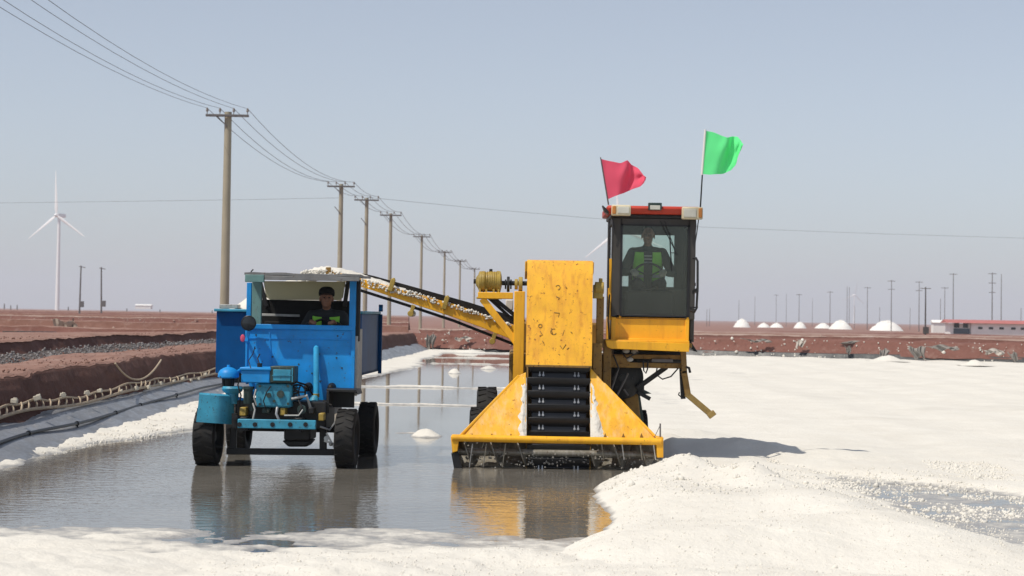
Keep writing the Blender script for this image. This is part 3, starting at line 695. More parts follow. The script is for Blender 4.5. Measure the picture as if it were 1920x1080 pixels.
for k, (px, pt, pb, Y, arms, dia) in enumerate(rp):
    b = at(px, pb, Y); e = at(px+.6, pt, Y)
    b.z = min(b.z, .25)
    lab = f'thin distant pole on the right horizon, {ORD[k] if k < 20 else "twenty-"+ORD[k-20]} in line right of the cab'
    if px == 1735: lab = 'solid dark pole with a box at its base, darkest on the right horizon'
    if px == 1860: lab = 'tall distant pole with three crossarms behind the white building'
    if px == 1787: lab = 'tall distant pole rising behind the left end of the red roof'
    t = thing('distant_pole', lab, 'pole', b, 0, 'distant poles on the right horizon')
    d = e-b
    MB().cyl((0, 0, -.3), d, dia*.5, dia*.32, 6).build('shaft', GALV if px != 1735 else DARKP, t)
    for j in range(arms):
        MB().bx(d.x-.85+.1*j, d.x+.85-.1*j, -.06, .06, d.z-.3-1.9*j, d.z-.19-1.9*j).build('crossarm', GALV, t)
    if px == 1735: MB().bx(-.45, .45, -.6, -.2, 0, 1.1).build('switch_box', DARKP, t, .04)
def pile(px, py, w, h, Y, lab, seed):
    rs = random.Random(seed); c = at(px, py, Y); W = w*Y/F; H = h*Y/F; rows = []
    for j in range(15):
        r = j/14; rows.append([(W/2*r*math.cos(a*2*math.pi/24), W/2*r*math.sin(a*2*math.pi/24), H*(1-r**2.0)*(1+.14*rs.uniform(-1, 1))-.1) for a in range(25)])
        rows[-1][-1] = rows[-1][0]
    o = MB().grid(rows).build('salt_pile', COVER, None, smooth=180); o.location = (c.x, Y, min(c.z, .0))
    tag(o, lab, 'salt pile', 'white salt piles on the right horizon')
pile(1391, 613, 34, 16, 500, 'white salt pile nearest the harvester cab on the right horizon', 1)
pile(1432, 613, 26, 9, 520, 'low white salt pile second from the cab on the right horizon', 2)
pile(1456, 613, 28, 9, 530, 'low white salt pile third from the cab on the right horizon', 3)
pile(1500, 615, 26, 12, 505, 'small pointed salt pile fourth from the cab on the right horizon', 4)
pile(1543, 616, 34, 10, 530, 'faint low salt pile just left of the tall rounded pile', 5)
pile(1576, 617, 46, 17, 480, 'tall rounded white salt pile second widest on the horizon', 6)
pile(1662, 620, 66, 19, 440, 'widest white salt pile left of the dark pole', 7)
pile(1757, 623, 24, 14, 400, 'small white salt pile beside the left end of the white building', 8)
# white building with a red roof
bY = 335; bl = at(1782, 626, bY); br = at(2080, 632, bY); top = at(1780, 603, bY)
B = thing('long_building', 'long white single storey building with a red sheet roof on the right horizon', 'building', (bl.x, bY, -.05))
W = br.x-bl.x; HH = at(1830, 606, bY).z+.05; xs = at(1821, 620, bY).x-bl.x
wl = MB(); wl.bx(xs, W, 0, 4, 0, HH); wl.bx(.6, xs, .9, 4, 0, HH-.1); wl.bx(0, .6, .3, 4, 0, HH-.1); wl.build('wall', BWALL, B)
rf = MB(); rf.prism([(-.8, -.7, HH), (-.8, 2.2, HH+.6), (-.8, 4.7, HH)], (W+1.2, 0, 0)); rf.build('roof', BROOF, B)
sb = MB(); sb.bx(.65, xs-.1, .75, .88, .05, 1.15); sb.build('shopfront', BBLUE, B)
for x in (1.3, 2.9, 4.3, 5.3):
    if x < xs-.4:
        wv = MB().bx(x-.45, x+.45, .78, .88, 1.3, 2.4).build('window', BGLASS, B)
for px in (1838, 1858, 1878, 1900, 1918, 1945, 1970):
    x = at(px, 612, bY).x-bl.x
    MB().bx(x-.4, x+.4, -.05, .06, HH-1.05, HH-.65).build('window', BGLASS, B)
o = MB(); o.bx(-1.4, 1.4, 0, 2, 0, 2.2); o.prism([(-1.6, -.2, 2.2), (-1.6, 1, 2.7), (-1.6, 2.2, 2.2)], (3.2, 0, 0)); hut = o.build('hut', BWALL); hut.location = (at(1764, 625, 350).x, 350, -.1)
tag(hut, 'small white hut standing beside the left end of the long building', 'hut')
wh = thing('far_shed', 'tiny pale shed on the left horizon between the thin poles and the blue tractor', 'shed', at(268, 579, 1500)); wh.scale = (1.25, 1.25, 1.1)
MB().bx(-5, 5, 0, 6, 0, 2.4).build('wall', BWALL, wh); MB().prism([(-5.3, -.3, 2.4), (-5.3, 3, 3.4), (-5.3, 6.3, 2.4)], (10.6, 0, 0)).build('roof', BWALL, wh)
for k, (px, h) in enumerate(((8, 12), (20, 9), (32, 10), (128, 8), (238, 7), (300, 6), (398, 6))):
    t = MB().cyl((0, 0, -.5), (0, 0, h*.26), .35, .22, 6).build('marker_post', GALV); t.location = at(px, 580, 900); t.location.z = .8
    tag(t, f'tiny dark post on the left horizon, {ORD[k]} from the left edge', 'post', 'tiny posts on the left horizon')
# ------------------------------------------------------------------ haze over the plain
hm = bpy.data.materials.new('haze'); hm.use_nodes = True; hn = hm.node_tree; hn.nodes.remove(hn.nodes['Principled BSDF'])
pv = hn.nodes.new('ShaderNodeVolumePrincipled'); pv.inputs['Color'].default_value = (.78, .87, .97, 1); pv.inputs['Density'].default_value = .00019; pv.inputs['Anisotropy'].default_value = .0
hn.links.new(pv.outputs[0], hn.nodes['Material Output'].inputs['Volume'])
hz = MB().bx(-14500, 14500, -60, 12600, -2.0, 190).build('haze', hm, None, 0, 0)
tag(hz, 'pale haze lying over the salt pans', kind='stuff')

# ------------------------------------------------------------------ people
def limb(mb, pts, rad):
    mb.rings(list(zip(pts, rad)), 12)
    for p, r in zip(pts, rad): mb.ball(p, r, 12, 8)
def fuse(name, mb, mat, parent, vox=.007, it=4):
    o = mb.build(name, mat, parent, 0, 180)
    m = o.modifiers.new('fuse', 'REMESH'); m.mode = 'VOXEL'; m.voxel_size = vox; m.use_smooth_shade = True
    s = o.modifiers.new('soft', 'SMOOTH'); s.iterations = it; s.factor = .5
    return o
def person(label, loc, rz, lean, hd, hands, hat, jacket, gloves, shirt, ay=-.50):
    """seated figure facing -y; origin at the hip; hands: targets of right (-x) and left (+x) wrist"""
    t = thing('person', label, 'person', loc, rz)
    Rx = Matrix.Rotation(R(lean), 3, 'X')                    # lean forward = towards -y
    def T(x, y, z): return Rx @ Vector((x, y, z))
    sh = [T(-.185, .0, .47), T(.185, 0, .47)]
    neck0, neck1 = T(0, .01, .50), T(0, -.015, .585)
    Hc = neck1 + Vector((0, -.03, .105)); Hr = Matrix.Rotation(R(hd[0]), 3, 'X') @ Matrix.Rotation(R(hd[1]), 3, 'Z')
    def Hd(x, y, z): return Hc + Hr @ Vector((x, y, z))
    hips = [Vector((-.095, -.03, .0)), Vector((.095, -.03, .0))]
    knees = [Vector((-.15, -.43, .08)), Vector((.15, -.43, .08))]; ank = [Vector((-.14, ay, -.33)), Vector((.14, ay, -.33))]
    el = []
    for k, s in enumerate((-1, 1)):
        w = Vector(hands[k]); a = sh[k]; d = w-a; L = d.length; U, Fo = .29, .255; L = min(L, .53); w = a + d.normalized()*L; hands[k] = w
        c = (U*U+L*L-Fo*Fo)/(2*U*L); x = U*c; h = U*math.sqrt(max(0, 1-c*c)); dn = d.normalized()
        side = Vector((s*.8, .25, -1)); side = (side - dn*side.dot(dn)).normalized(); el.append(a + dn*x + side*h)
    def torso(mb, e=0.0, lo=True):
        if lo: mb.ball(T(0, 0, .03), (.165+e, .12+e, .12+e))
        mb.ball(T(0, 0, .18), (.15+e, .112+e, .16+e)); mb.ball(T(0, .0, .34), (.175+e, .118+e, .17+e)); mb.ball(T(0, .01, .43), (.16+e, .10+e, .10+e))
        limb(mb, [T(-.17, .0, .465), T(0, .01, .48), T(.17, 0, .465)], [.062+e, .075+e, .062+e])
    def arms(mb, e=0.0, end=1.0):
        for k in (0, 1):
            w = hands[k]; m_ = el[k].lerp(w, .4); q = el[k].lerp(w, end)
            limb(mb, [sh[k], sh[k].lerp(el[k], .5), el[k], m_, q], [.062+e, .052+e, .043+e, .042+e, .029+e])
    def legs(mb, e=0.0, end=1.0):
        for k in (0, 1):
            limb(mb, [hips[k], hips[k].lerp(knees[k], .5), knees[k], knees[k].lerp(ank[k], .35), knees[k].lerp(ank[k], end)], [.09+e, .078+e, .058+e, .058+e, .038+e])
    def hand(mb, k, e=0.0):
        s = -1 if k == 0 else 1; w = hands[k]; fw = (w-el[k]).normalized(); fw = (fw + Vector((0, -.35, .1))).normalized()
        sd_ = Vector((-s, 0, 0)); sd_ = (sd_-fw*sd_.dot(fw)).normalized(); dn = fw.cross(sd_)*(1 if k else -1)
        if dn.z > 0: dn = -dn
        mb.ball(w+fw*.045, (.037+e, .045+e, .022+e), 12, 8); limb(mb, [w, w+fw*.06], [.026+e, .03+e])
        for i, (o_, ln) in enumerate(((.033, .9), (.011, 1.0), (-.011, .94), (-.032, .76))):
            a = w + fw*.082 + sd_*o_; b = a + (fw*.75+dn*.65)*.040*ln; c = b + (fw*-.15+dn)*.028*ln; d = c + (fw*-.9+dn*.35)*.022*ln
            limb(mb, [w+fw*.05+sd_*o_*.8, a, b, c, d], [.010+e, .0098+e, .009+e, .0082+e, .007+e])
        a = w + fw*.03 + sd_*.034
        limb(mb, [w+fw*.015+sd_*.015, a, a+fw*.03+sd_*.014+dn*.012, a+fw*.052+sd_*.004+dn*.026], [.014+e, .012+e, .0105+e, .0085+e])
    b = MB(); torso(b); arms(b); legs(b)
    limb(b, [neck0, neck1, Hd(0, .01, -.05)], [.056, .05, .05])
    b.ball(Hd(0, .012, .035), (.076, .096, .092), 18, 12); b.ball(Hd(0, -.018, -.035), (.062, .074, .082), 16, 10); b.ball(Hd(0, -.055, -.088), (.032, .03, .026))
    b.ball(Hd(0, -.088, .028), (.05, .014, .012)); b.ball(Hd(-.034, -.074, -.018), (.022, .018, .02)); b.ball(Hd(.034, -.074, -.018), (.022, .018, .02))
    limb(b, [Hd(0, -.085, .02), Hd(0, -.10, -.005), Hd(0, -.108, -.026)], [.009, .012, .015]); b.ball(Hd(0, -.086, -.058), (.026, .010, .007)); b.ball(Hd(0, -.084, -.070), (.022, .010, .007))
    for s in (-1, 1): b.ball(Hd(s*.079, .012, -.005), (.010, .022, .034))
    for k in (0, 1): hand(b, k)
    for k in (0, 1): limb(b, [ank[k], ank[k]+Vector((0, -.06, -.05)), ank[k]+Vector((0, -.16, -.06))], [.04, .045, .033])
    fuse('body', b, SKIN, t, .0065, 3)
    for s in (-1, 1): MB().ball(Hd(s*.031, -.088, .004), (.013, .006, .006), 10, 6).build('eye', HAIR, t)
    j = MB(); torso(j, .014); arms(j, .013, .95); limb(j, [T(0, .012, .50), T(0, .0, .545)], [.078, .066]); fuse('jacket', j, jacket, t, .009, 4)
    q = MB(); q.ball(T(0, 0, .02), (.178, .135, .12)); legs(q, .013, .96); fuse('trousers', q, TROU, t, .01, 4)
    for k in (0, 1):
        h = MB(); limb(h, [ank[k]+Vector((0, .03, -.03)), ank[k]+Vector((0, -.06, -.055)), ank[k]+Vector((0, -.18, -.065))], [.052, .054, .044]); fuse('shoe', h, HAIR, t, .009, 3)
    if gloves:
        for k in (0, 1):
            h = MB(); hand(h, k, .005); fuse('glove', h, GLOV, t, .006, 3)
    # open vest: two front panels, a back panel and shoulder straps
    def patch(x0, x1, z0, z1, front, e, n=8, taper=0.0):
        rows = []
        for i in range(n+1):
            z = z0+(z1-z0)*i/n; row = []
            rx = .20+e + .012*math.sin(i); ry = (.155 if z < .30 else .155-.14*(z-.30)) + e
            for jn in range(7):
                x = x0+(x1-x0)*jn/6; x = x*(1-taper*max(0, i/n-.5))
                y = ry*math.sqrt(max(.02, 1-(x/rx)**2)); row.append(T(x, -y if front else y, z))
            rows.append(row)
        return rows
    for s in (-1, 1):
        v = MB(); v.grid(patch(s*.055, s*.185, .06, .49, True, .0, 10, .25)); v.build('vest_panel', VEST, t, solid=.012, smooth=180, fix=False)
        v = MB(); v.grid(patch(s*.058, s*.182, .17, .21, True, .009, 2)); v.build('reflective_strip', REFL, t, solid=.004, smooth=180, fix=False)
    v = MB(); v.grid(patch(-.17, .17, .06, .49, False, .0, 10)); v.build('vest_back', VEST, t, solid=.012, smooth=180, fix=False)
    if shirt:
        v = MB(); v.grid(patch(-.055, .055, .20, .50, True, .004, 8)); v.build('shirt_front', SHIRT, t, solid=.006, smooth=180, fix=False)
        for z in (.36, .40, .44): v = MB(); v.grid(patch(-.05, .05, z, z+.012, True, .010, 2)); v.build('shirt_stripe', REFL, t, solid=.003, smooth=180, fix=False)
    h = MB(); h.ball(Hd(0, .02, .045), (.084, .10, .088), 18, 12); h.v = h.v; hh = fuse('hair', h, HAIR, t, .008, 2)
    # trim hair to the skull behind the face by pushing it back
    hh.location = (0, .012, .008)
    c = MB()
    if hat:
        c.lathe([(.093, 0), (.096, .03), (.09, .065), (.065, .09), (.0, .098)], Hd(0, .008, .045), Hr @ Vector((0, .12, 1)), 20)
        rows = [[Hd(.085*math.sin(a)*(1 if r == 0 else 1.0), -.075*math.cos(a)*1.1-r*.065*math.cos(a)+.008, .05-r*.012) for a in np.linspace(-1.25, 1.25, 9)] for r in (0, .5, 1)]
        c.grid(rows); c.build('cap', CAPM, t, solid=.006, smooth=60, fix=False)
    return t

# ------------------------------------------------------------------ vehicle helpers
def wheel(parent, c, r, w, rimmat, ax=(1, 0, 0), lugs=22):
    c = Vector(c); a = Vector(ax)
    hub = MB(); hub.cyl(c-a*w*.30, c+a*w*.34, r*.18, r*.16, 16)
    for k in range(6):
        q = 2*math.pi*k/6; p = c + Vector((0, math.cos(q), math.sin(q)))*r*.30; hub.cyl(p+a*w*.16, p+a*w*.27, .013, n=6); hub.cyl(p-a*w*.16, p-a*w*.27, .013, n=6)
    h = hub.build('wheel', rimmat, parent, 0, 38)
    t = MB(); t.lathe([(r*.58, -w*.42), (r*.66, -w*.50), (r*.86, -w*.50), (r*.95, -w*.45), (r*.975, -w*.3), (r*.985, 0), (r*.975, w*.3), (r*.95, w*.45), (r*.86, w*.50), (r*.66, w*.50), (r*.58, w*.42), (r*.58, -w*.42)], c, a, 40)
    for k in range(lugs):
        for s in (-1, 1):
            q = 2*math.pi*(k+.25*s)/lugs; d = Vector((0, math.cos(q), math.sin(q))); tn = Vector((0, -math.sin(q), math.cos(q)))
            m = Matrix((a, tn, d)).transposed(); m = m @ Matrix.Rotation(s*.35, 3, 'Z')
            t.box(c + d*r*.975 + a*s*w*.25, (w*.40, r*.10, r*.055), m)
    t.build('tyre', RUB, h, 0, 38)
    g = MB(); g.lathe([(r*.60, -w*.44), (r*.57, -w*.40), (r*.52, -w*.2), (r*.40, -w*.14), (.02, -w*.14)], c, a, 28); g.lathe([(r*.60, w*.44), (r*.57, w*.40), (r*.52, w*.2), (r*.40, w*.14), (.02, w*.14)], c, a, 28)
    g.build('rim', rimmat, h, 0, 38)
    return h
class V:
    """building against one vehicle frame: px rectangles and polygons set at a real depth"""
    def __init__(s, fr, root): s.f = fr; s.t = root
    def rect(s, mb, x0, y0, x1, y1, dy, dep):
        c = s.f.p((x0+x1)/2, (y0+y1)/2, dy); k = s.f.sc(dy)
        return mb.bx(c.x-(x1-x0)/2/k, c.x+(x1-x0)/2/k, dy, dy+dep, c.z-(y1-y0)/2/k, c.z+(y1-y0)/2/k)
    def poly(s, mb, pts, dy, dep): return mb.prism([s.f.p(x, y, d if d is not None else dy) for x, y, d in [(q+(None,))[:3] for q in pts]], (0, dep, 0))
    def line(s, mb, a, b, w, h): return mb.beam(s.f.p(*a), s.f.p(*b), w, h, (0, 1, 0))
    def pts(s, L): return [s.f.p(*q) for q in L]

# ------------------------------------------------------------------ the blue tractor truck
TO, TR = Vector((-2.76, 22.0, -.012)), R(-2.3)
TF = Frame(TO, TR)
TT = thing('tractor_truck', 'small battered blue open cab tractor truck standing in the brine under the conveyor', 'tractor', TO, TR)
tv = V(TF, TT); P = TF.p
for (px, dy, r, w) in ((391, 0, .355, .255), (651, 0, .355, .23), (449, 2.0, .35, .24), (690, 2.0, .35, .22)):
    wheel(TT, (P(px, 800, dy).x, dy, r-.012), r, w, BLK)
m = MB()
for x in (-.30, .34): m.bx(x-.04, x+.04, -.42, 3.1, .50, .60)
for y in (.5, 1.2, 2.0, 2.9): m.bx(-.26, .30, y, y+.07, .51, .58)
m.build('chassis_frame', BLK, TT, .008)
m = MB(); tv.line(m, (425, 846, 0), (640, 848, 0), .075, .06); m.cyl(P(418, 838, 0), P(400, 838, 0), .035); m.cyl(P(640, 838, 0), P(655, 838, 0), .035)
tv.line(m, (438, 800, .02), (438, 848, .02), .07, .07); tv.line(m, (606, 795, .02), (606, 850, .02), .08, .08); m.build('front_axle', BLK, TT, .008)
m = MB(); tv.line(m, (608, 826, -.08), (640, 838, -.08), .025, .025); tv.line(m, (612, 812, -.1), (630, 845, -.1), .02, .02); m.cyl(P(612, 822, -.1), P(612, 822, .0), .03, n=10); m.cyl(P(634, 800, -.12), P(634, 820, -.12), .03, n=8)
m.ball(P(620, 833, -.12), .022); m.ball(P(637, 842, -.12), .022); m.build('steering_linkage', STEEL, TT)
m = MB(); m.cyl((-.75, 2.0, .345), (.75, 2.0, .345), .06); m.lathe([(.06, -.2), (.15, -.12), (.17, 0), (.15, .12), (.06, .2)], (0, 2.0, .345), (1, 0, 0), 18); m.build('rear_axle', BLK, TT)
m = MB(); tv.rect(m, 440, 752, 612, 803, -.15, .75); tv.rect(m, 532, 800, 582, 826, -.05, .5); tv.poly(m, [(528, 826), (585, 826), (575, 838), (540, 838)], 0, .35); m.bx(-.18, .2, .4, 1.7, .42, .62); m.build('gearbox', BLK, TT, .02)
# cab
m = MB(); tv.poly(m, [(460, 612), (665, 614), (664, 738), (612, 738), (612, 752), (560, 750), (470, 735), (462, 700)], .35, .025)
panel = m.build('front_panel', BLU, TT, .004)
m = MB(); tv.rect(m, 460, 609, 666, 618, .325, .06); tv.rect(m, 460, 618, 464, 700, .335, .02); tv.rect(m, 658, 618, 665, 738, .33, .03); m.build('panel_flange', BLU, TT, .005)
m = MB(); tv.line(m, (505, 622, .345), (512, 735, .345), .012, .01); tv.line(m, (464, 634, .345), (658, 637, .345), .008, .01); m.build('panel_crease', BLU, panel)
m = MB()
for (x, y) in ((511, 669), (585, 700), (631, 671), (641, 690), (560, 683), (633, 630), (480, 628), (600, 715)): m.cyl(P(x, y, .345), P(x, y, .36), .011, n=8)
m.build('panel_bolt', GDK, panel)
xl, xr = P(461, 650, .35).x, P(665, 650, .35).x
m = MB(); m.bx(xr-.025, xr, .377, 1.10, .86, 1.63); m.build('side_panel', LGREY, TT, .004)
m = MB(); m.bx(xl, xl+.025, .377, 1.10, .95, 1.63); m.build('side_panel', BLUD, TT, .004)
m = MB(); m.bx(xl+.03, xr-.03, .38, 1.08, .84, .88); m.build('cab_floor', BLK, TT)
m = MB(); tv.line(m, (668, 630, .40), (666, 742, .40), .045, .05); tv.line(m, (672, 642, .42), (660, 642, .42), .04, .05); m.build('door_edge', LGREY, TT, .006)
m = MB(); tv.rect(m, 472, 527, 490, 610, .33, .06); m.build('cab_post', GRN, TT, .006)
m = MB(); tv.rect(m, 462, 530, 471, 610, .40, .06); m.build('cab_post', BLU, TT, .005)
m = MB(); tv.rect(m, 655, 523, 667, 612, .33, .05); m.build('cab_post', BLU, TT, .005)
m = MB(); tv.rect(m, 667, 524, 675, 640, .40, .06); m.build('cab_post', BLK, TT, .005)
m = MB(); tv.line(m, (488, 530, 1.05), (500, 575, 1.05), .05, .04); m.build('rear_post', BLK, TT, .005); m = MB(); tv.line(m, (653, 527, 1.05), (646, 575, 1.05), .05, .04); m.build('rear_post', BLK, TT, .005)
m = MB(); tv.rect(m, 486, 563, 664, 690, 1.07, .03); m.build('rear_panel', SEATM, TT)
m = MB(); tv.poly(m, [(494, 527), (648, 528), (643, 558), (636, 563), (506, 562), (499, 557)], 1.06, .008); m.build('rear_window', FILM, TT)
zr = P(560, 520, .17).z
m = MB(); rows = []
x0, x1 = P(459, 515, .05).x, P(674, 520, .05).x
for j in range(9):
    rows.append([(x0+(x1-x0)*i/14, .02+1.2*j/8, zr+.03+.006*math.sin(i*.5+j)+.004*math.sin(i*1.7)) for i in range(15)])
m.grid(rows); m.build('roof', ROOFM, TT, solid=.028, smooth=180)
m = MB(); tv.rect(m, 459, 515, 495, 529, .01, .06); m.build('roof_edge', GRN, TT, .006)
m = MB(); tv.rect(m, 495, 518, 674, 526, .02, .03); m.build('roof_edge', ROOFM, TT, .005)
m = MB(); m.tube(tv.pts([(470, 515, .3), (471, 509, .3), (475, 505, .3)]), .008, 6); m.build('roof_hook', BLK, TT)
m = MB(); m.bx(xl+.1, xr-.1, .80, 1.05, 1.15, 1.28); m.bx(xl+.1, xr-.1, .98, 1.06, 1.28, 1.72); m.build('bench_seat', SEATM, TT, .03)
m = MB(); tv.line(m, (487, 590, .98), (562, 592, .98), .03, .025); m.build('seat_rail', LGREY, TT, .004)
c = P(606, 622, .52); m = MB(); ring = [c + Vector((.17*math.cos(a), .06*math.sin(a)*1.2, .15*math.sin(a))) for a in np.linspace(0, 2*math.pi, 25)]; m.tube(ring, .014, 8)
for a in (0.5, 2.6, 4.7): m.tube([c, c+Vector((.17*math.cos(a), .07*math.sin(a), .15*math.sin(a)))], .009, 6)
m.tube([c, c+Vector((0, -.12, -.5))], .02, 8); m.build('steering_wheel', BLK, TT)
# headlight, reflector
hl = MB().lathe([(.02, .14), (.06, .12), (.085, .05), (.092, .0), (.085, -.006)], P(466, 606, .14), (0, 1, 0), 22).build('headlight', BLKP, TT)
MB().lathe([(.084, 0), (.06, -.014), (0, -.022)], P(466, 606, .14), (0, 1, 0), 20).build('lens', BGLASS, hl)
m = MB(); tv.line(m, (468, 614, .2), (462, 640, .2), .04, .03); tv.line(m, (462, 640, .2), (464, 640, .35), .04, .03); m.build('headlight_bracket', BLU, TT, .004)
m = MB(); m.ball(P(455, 634, .2), (.028, .012, .045)); m.build('reflector', CLOTHR, TT)
# engine
m = MB(); tv.rect(m, 452, 694, 506, 718, -.36, .42); tv.rect(m, 449, 689, 508, 695, -.38, .46); m.build('fuel_tank', BLU, TT, .012)
m = MB(); m.cyl(P(487, 688, -.2), P(487, 681, -.2), .03, n=14); m.tube(tv.pts([(487, 684, -.2), (483, 672, -.15), (487, 664, -.1)]), .008, 6); m.build('filler_cap', BLK, TT)
m = MB(); tv.rect(m, 506, 687, 551, 718, -.36, .34); hop = m.build('water_hopper', GDK, TT, .01)
m = MB(); tv.rect(m, 512, 693, 545, 714, -.368, .02); m.build('hopper_panel', TEAL, hop, .004)
m = MB(); tv.rect(m, 479, 719, 546, 764, -.32, .5); eb = m.build('engine_block', TEAL, TT, .025)
m = MB()
for (x, y, r) in ((487, 724, .016), (540, 724, .016), (487, 758, .016), (540, 757, .016), (504, 741, .03), (526, 739, .045), (514, 752, .018)): m.cyl(P(x, y, -.35), P(x, y, -.30), r, r*.8, 12)
m.build('cover_bolt', GDK, eb)
m = MB(); m.lathe([(.0, 0), (.05, 0), (.055, .02), (.055, .16), (.07, .17), (.07, .2), (0, .2)], P(465, 757, -.28), (0, 0, 1), 16); m.cyl(P(472, 770, -.25), P(472, 750, -.25), .03, n=10); m.build('oil_filter', GDK, TT)
m = MB(); c = P(559, 735, -.2); m.lathe([(.085, -.02), (.095, 0), (.085, .02), (.075, 0), (.085, -.02)], c, (0, 1, 0), 22)
for k in range(5): a = k*1.256; m.beam(c, c+Vector((.08*math.cos(a), 0, .08*math.sin(a))), .018, .018, (0, 1, 0))
m.build('flywheel', BLK, TT)
m = MB(); m.tube(tv.pts([(474, 756, -.4), (478, 768, -.42), (474, 787, -.42)]), .011, 6); m.tube(tv.pts([(533, 779, -.42), (560, 779, -.42), (568, 768, -.4)]), .010, 6); m.tube(tv.pts([(480, 730, -.36), (476, 745, -.4), (481, 760, -.38)]), .010, 6); m.tube(tv.pts([(546, 748, -.3), (575, 742, -.25), (582, 765, -.2)]), .018, 8); m.build('fuel_line', LGREY, TT)
ca = P(428, 720, -.12); s_ = 1/TF.sc(-.12); zc = lambda y: (P(428, y, -.12).z-ca.z)
air = MB().lathe([(0, zc(684)), (.018, zc(684)), (.02, zc(688)), (.06, zc(690)), (.10, zc(694)), (.122, zc(700)), (.124, zc(707)), (.10, zc(709)), (.07, zc(709))], ca, (0, 0, 1), 26).build('air_cleaner', BLU, TT)
m = MB().lathe([(.075, zc(709)), (.06, zc(714)), (.055, zc(724)), (.08, zc(726))], ca, (0, 0, 1), 20)
for k in range(8): a = k*.785; m.beam(ca+Vector((.07*math.cos(a), .07*math.sin(a), zc(709))), ca+Vector((.06*math.cos(a), .06*math.sin(a), zc(724))), .015, .015)
m.build('air_intake', BLK, air)
MB().lathe([(0, zc(724)), (.11, zc(724)), (.125, zc(728)), (.115, zc(733)), (.075, zc(738)), (.07, zc(757)), (0, zc(757))], ca+Vector((.05, 0, 0)), (0, 0, 1), 22).build('cleaner_bowl', TEAL, air)
m = MB(); m.tube(tv.pts([(445, 748, -.1), (462, 752, -.1), (480, 735, -.05)]), .03, 10); m.tube(tv.pts([(440, 700, .0), (452, 693, .1), (462, 690, .32)]), .02, 8); m.build('intake_hose', BLU, TT)
for L_, r_, mt in (([(508, 724, -.33), (500, 735, -.40), (494, 752, -.40), (500, 772, -.36)], .007, BLK), ([(545, 722, -.3), (556, 716, -.28), (575, 722, -.1), (586, 740, .1)], .012, RUB), ([(450, 705, -.38), (446, 722, -.40), (452, 742, -.38), (446, 765, -.3)], .009, RUB),
                   ([(560, 750, -.3), (566, 764, -.34), (556, 782, -.36), (545, 794, -.3)], .012, BLK), ([(520, 764, -.34), (518, 776, -.38), (524, 790, -.38)], .016, STEEL), ([(596, 760, .0), (608, 752, -.05), (622, 760, -.1)], .012, RUB), ([(470, 690, -.38), (466, 676, -.3), (474, 664, .0), (478, 650, .33)], .006, BLK), ([(600, 800, -.2), (618, 806, -.15), (630, 790, -.1)], .012, STEEL)):
    MB().tube(tv.pts(L_), r_, 7).build('engine_hose', mt, TT)
m = MB(); c = P(566, 768, -.30); m.lathe([(0, -.02), (.05, -.02), (.055, 0), (.05, .02), (0, .02)], c, (0, 1, 0), 16); m.build('pulley', GDK, TT)
for (x, y, a, b_) in ((498, 770, 14, 10), (530, 772, 10, 14), (455, 772, 12, 16), (583, 770, 10, 12), (602, 782, 10, 14)): m = MB(); tv.rect(m, x-a/2, y-b_/2, x+a/2, y+b_/2, -.30, .2); m.build('engine_fitting', random.choice([GDK, BLK, OLI]), TT, .01)
m = MB()
for k in range(7): tv.rect(m, 549.5, 722+k*5.2, 556, 724.5+k*5.2, -.22, .2)
m.build('cylinder_fins', BLK, eb)
m = MB(); tv.line(m, (548, 690, -.37), (548, 716, -.37), .012, .012); tv.line(m, (510, 704, -.375), (547, 704, -.375), .008, .008); m.build('hopper_rib', TEAL, hop)
# left fender
rows = []
for i in range(9):
    s = i/8; x = 368+70*s; yt = 737+.5*i; d = -.36 + .22*max(0, (s-.55)/.45)**1.5
    rows.append([P(374+63*s, yt, .42)] + [P(374+63*s, yt, d+.05), P(373.5+64*s, yt+3, d)] + [P(x-.0+6*(1-j/4)*(1-s), yt+3+(791+s*5-yt-3)*j/4, d) for j in range(1, 5)])
m = MB().grid(rows); m.build('fender', TEAL, TT, solid=.012, smooth=50, label='dented teal fender over the left wheel as seen from the front')
m = MB(); tv.line(m, (440, 775, -.3), (440, 802, -.3), .06, .05); m.cyl(P(440, 782, -.35), P(440, 782, -.25), .035, n=10); m.build('fender_bracket', BLK, TT)
# right fender: dark arch
m = MB(); a0 = P(612, 729, -.10); a1 = P(668, 731, -.10)
m.prism([(a0.x, -.10, a0.z), (a1.x, -.10, a1.z), (a1.x+.02, -.10, a1.z-.06), (a1.x, -.10, a1.z-.035), (a0.x, -.10, a0.z-.03)], (0, .46, 0)); tv.rect(m, 612, 734, 617, 775, -.10, .40); m.build('fender', BLK, TT, .006, label='black fender over the right wheel as seen from the front')
m = MB(); tv.rect(m, 618, 733, 664, 764, .28, .04); m.build('wheel_arch_panel', BLK, TT)
# bumper beam
m = MB(); tv.rect(m, 445, 787, 592, 804, -.52, .05); bb = m.build('bumper_beam', TEAL, TT, .008)
for x in (449, 478, 511, 544, 573):
    q = P(x, 796, -.52); MB().cyl((q.x, -.527, q.z), (q.x, -.515, q.z), .027, n=14).build('beam_hole', BLK, bb)
m = MB()
for x in (-.30, .34): m.bx(x-.03, x+.03, -.465, -.30, .44, .56)
m.build('beam_mount', BLK, TT)
